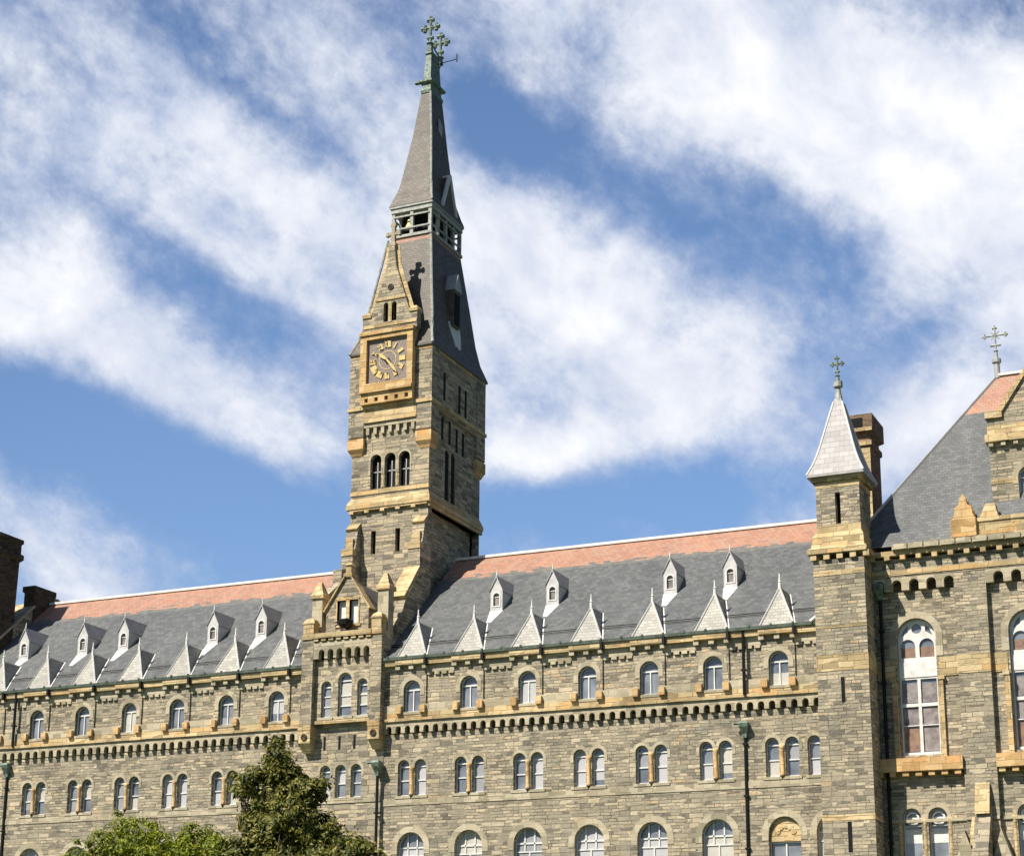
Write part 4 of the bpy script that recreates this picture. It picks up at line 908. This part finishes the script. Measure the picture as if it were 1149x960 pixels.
# corner turret
UX0, UX1, UY0, UY1 = -23.26, -20.72, -2.5, .1
def tpart(name, b, mat, parent): return part(name, b.xf(Matrix.Translation((-.2, .8, .22))), mat, parent)
tb = B(); tb.box(UX0, UX1, UY0, UY1 + .2, GZ - .22, 23.55)
tb.plate(rect(-23.05, -20.85, 24.3, 27.3), [rect(-22.08, -21.82, 25.4, 27.0)], FRONT, -2.34, -1.9, back=False); tb.box(-23.05, -20.85, -1.9, -.1, 24.3, 27.3)
tur = tpart('turret', tb, 'rubble_stone', K)
slit(tur, -22.28, -22.02, 25.62, 27.22, -1.13); slit(tur, -22.3, -22.12, 16.6, 17.85, UY0 + .788); slit(tur, -22.25, -22.05, 9.4, 10.85, UY0 + .788)
for z0, z1, e in ((17.95, 18.75, .022), (22.75, 23.0, .017), (20.1, 20.2, .015), (10.7, 10.98, .016)):
    ub = B(); ub.box(UX0 - e, UX1 + e, UY0 - e, UY1, z0, z1); tpart('sandstone_band', ub, 'sandstone', tur)
ub = B()
ub.rect_rings([(UX0 - .25, UX1 + .2, UY0 - .22, UY1, 23.85), (UX0 - .25, UX1 + .2, UY0 - .22, UY1, 24.1), (UX0 - .06, UX1 + .06, UY0 - .06, UY1, 24.2), (UX0 - .02, UX1 + .02, UY0 - .02, UY1, 24.75), (-23.07, -20.83, -2.36, -.08, 25.0), (-23.07, -20.83, -2.36, -.08, 25.35)])
x = UX0 - .1
while x < UX1: ub.box(x, x + .3, UY0 - .16, UY0 + .1, 23.55, 23.85); x += .66
ub.box(-23.09, -20.81, -2.38, -.06, 26.8, 26.95) if False else None
tpart('corbel_course', ub, 'sandstone', tur)
ub = B(); ub.box(-23.07, -20.83, -2.36, -.06, 27.3, 27.62); ub.box(-23.2, -20.7, -2.5, 0, 27.62, 27.85); tpart('eaves', ub, 'sandstone', tur)
st = B()
c0, cy = -21.97, -1.22
st.rect_rings([(c0 - h, c0 + h, cy - h, cy + h, z) for h, z in ((1.45, 27.85), (1.44, 27.98), (1.2, 28.5), (1.0, 29.05), (.82, 29.7), (.5, 31.0), (.22, 32.1), (.16, 32.3))])
spo = tpart('turret_spire', st, 'cap_slate', tur)
hr = B()
for sx_, sy_ in ((1, -1), (-1, -1), (1, 1)): hr.tube([(c0 + sx_ * h, cy + sy_ * h, z) for h, z in ((1.44, 27.98), (1.2, 28.5), (1.0, 29.05), (.82, 29.7), (.5, 31.0), (.22, 32.1))], .05, 6)
tpart('hip_roll', hr, 'white_paint', tur)
fc = B(); fc.lathe(c0, cy, [(.24, 32.05), (.17, 32.5), (.12, 32.9), (.24, 32.95), (.24, 33.25), (.1, 33.3)], 10); tpart('finial_base', fc, 'pale_copper', tur)
iron_cross(K, c0 - .2, cy + .8, 33.47, 1.3, .24, 'copper_green', .05)
wp = B(); wp.tube([(UX0 - .36, -.3, 23.5), (UX0 - .36, -.3, 21.8), (UX0 - .5, -.3, 21.3), (UX0 - .8, -.5, 21.0)], .09, 8); part('white_downpipe', wp, 'white_paint', K)
downpipe(K, UX1 + .1, .05, 22.5, GZ)

# ------------------------------------------------------------------ trees in front of the building
def tree(label, base, h, lobes, mat, leaves, leaf, seed, name='broadleaf_tree'):
    rnd = random.Random(seed)
    t = thing(name, label, 'tree', base, 'trees in front of the stone building')
    bx, by, bz = base
    tk = B(); pts = [(bx + .15 * math.sin(k), by + .1 * math.cos(k * 1.7), bz + h * k / 6) for k in range(6)]
    tk.tube(pts, [.26, .22, .19, .15, .11, .06], 9)
    for (lx, ly, lz, r, rz) in lobes:
        z0 = bz + max(.8, (lz - bz) * .55); j = min(4, int((z0 - bz) / h * 6)); s = Vector(pts[j]); e = Vector((lx, ly, lz)); mid = (s + e) / 2 + Vector((0, 0, -.2))
        tk.tube([s, mid, e], [.1, .065, .025], 6)
        for q in range(3):
            d = Vector((rnd.uniform(-1, 1), rnd.uniform(-1, 1), rnd.uniform(-.2, 1))).normalized() * r * .8
            tk.tube([mid, e * .4 + mid * .6 + d * .5, e + d], [.05, .03, .012], 5)
    part('trunk', tk, 'bark', t, True)
    verts, faces = [], []
    tot = sum(l[3] ** 2 for l in lobes)
    for (lx, ly, lz, r, rz) in lobes:
        ncl = max(8, int(62 * r * r)); per = int(leaves * (r * r / tot) / ncl)
        for c in range(ncl):
            d = Vector((rnd.gauss(0, 1), rnd.gauss(0, 1), rnd.gauss(0, 1))).normalized(); k = rnd.uniform(.45, 1.08)
            cc = Vector((lx + d.x * r * k, ly + d.y * r * k, lz + d.z * rz * k)); cr = rnd.uniform(.14, .36)
            if rnd.random() < .2: cc += d * rnd.uniform(.1, .45); cr *= .65
            up = (d + Vector((0, 0, .5)) + Vector((rnd.uniform(-.5, .5),) * 3)).normalized()
            for _ in range(per):
                o = Vector((rnd.gauss(0, 1), rnd.gauss(0, 1), rnd.gauss(0, .8))) * cr * .55
                p = cc + o
                nrm = (up + o.normalized() * .9 + Vector((rnd.gauss(0, .4), rnd.gauss(0, .4), rnd.gauss(0, .4)))).normalized()
                a = nrm.cross(Vector((rnd.uniform(-1, 1), rnd.uniform(-1, 1), rnd.uniform(-1, 1)))).normalized(); b = nrm.cross(a)
                L = leaf * rnd.uniform(.7, 1.3); w = L * .38
                i = len(verts); verts += [p - a * L * .5, p + b * w * .5 + nrm * L * .05, p + a * L * .5, p - b * w * .5 + nrm * L * .05]
                faces.append((i, i + 1, i + 2, i + 3))
    w = WL[t.name]
    me = bpy.data.meshes.new('crown'); me.from_pydata([tuple(v - w) for v in verts], [], faces); me.materials.append(M[mat])
    put('crown', me, t)
    return t
# dark glossy tree in front of the tower
tree('tall dark green glossy-leaved tree standing in front of the clock tower base', (-31.2, -40, GZ), 9.6,
     [(-30.6, -40, 8.75, .5, .45), (-31.2, -40.1, 8.2, .55, .3), (-30.2, -39.9, 8.2, .5, .3), (-31.9, -40, 7.95, .35, .22), (-29.6, -40, 8.0, .4, .25), (-30.7, -40, 7.5, .6, .4), (-31.5, -39.9, 7.2, .45, .3), (-29.9, -40.1, 7.2, .6, .35), (-29.4, -40, 7.6, .5, .35), (-30.9, -39.8, 6.9, .75, .55), (-30.0, -40.3, 6.8, .8, .55), (-29.2, -40, 6.6, .7, .5),
      (-31.1, -40.2, 5.9, .95, .6), (-29.9, -39.8, 5.8, 1.1, .6), (-28.7, -40, 5.9, .8, .6), (-27.7, -40.1, 5.75, .75, .5), (-27.0, -40, 5.4, .6, .4), (-30.8, -40, 4.8, 1.3, .9), (-28.9, -40, 4.7, 1.4, .9), (-27.4, -40, 4.5, 1.0, .8)],
     'magnolia_leaf', 52000, .19, 3)
tree('bright green leafy tree, the broader one at the lower left below the paired windows', (-35.9, -40, GZ), 8.0,
     [(-35.9, -40, 6.35, 1.0, .85), (-36.9, -40.1, 6.0, .9, .75), (-35.0, -39.9, 6.1, .85, .7), (-37.7, -40, 5.5, .85, .7), (-34.6, -40, 5.4, .9, .7), (-36.2, -40, 5.0, 1.5, .9), (-38.0, -40, 4.6, 1.1, .8)],
     'bright_leaf', 30000, .13, 5)
tree('smaller bright green tree between the broad bright tree and the dark glossy tree', (-32.6, -40.6, GZ), 7.6,
     [(-33.1, -40.6, 6.15, .75, .7), (-32.3, -40.6, 5.85, .7, .6), (-33.6, -40.5, 5.6, .7, .6), (-31.8, -40.6, 5.5, .7, .6), (-32.7, -40.6, 5.0, 1.2, .8)],
     'bright_leaf', 18000, .13, 9)
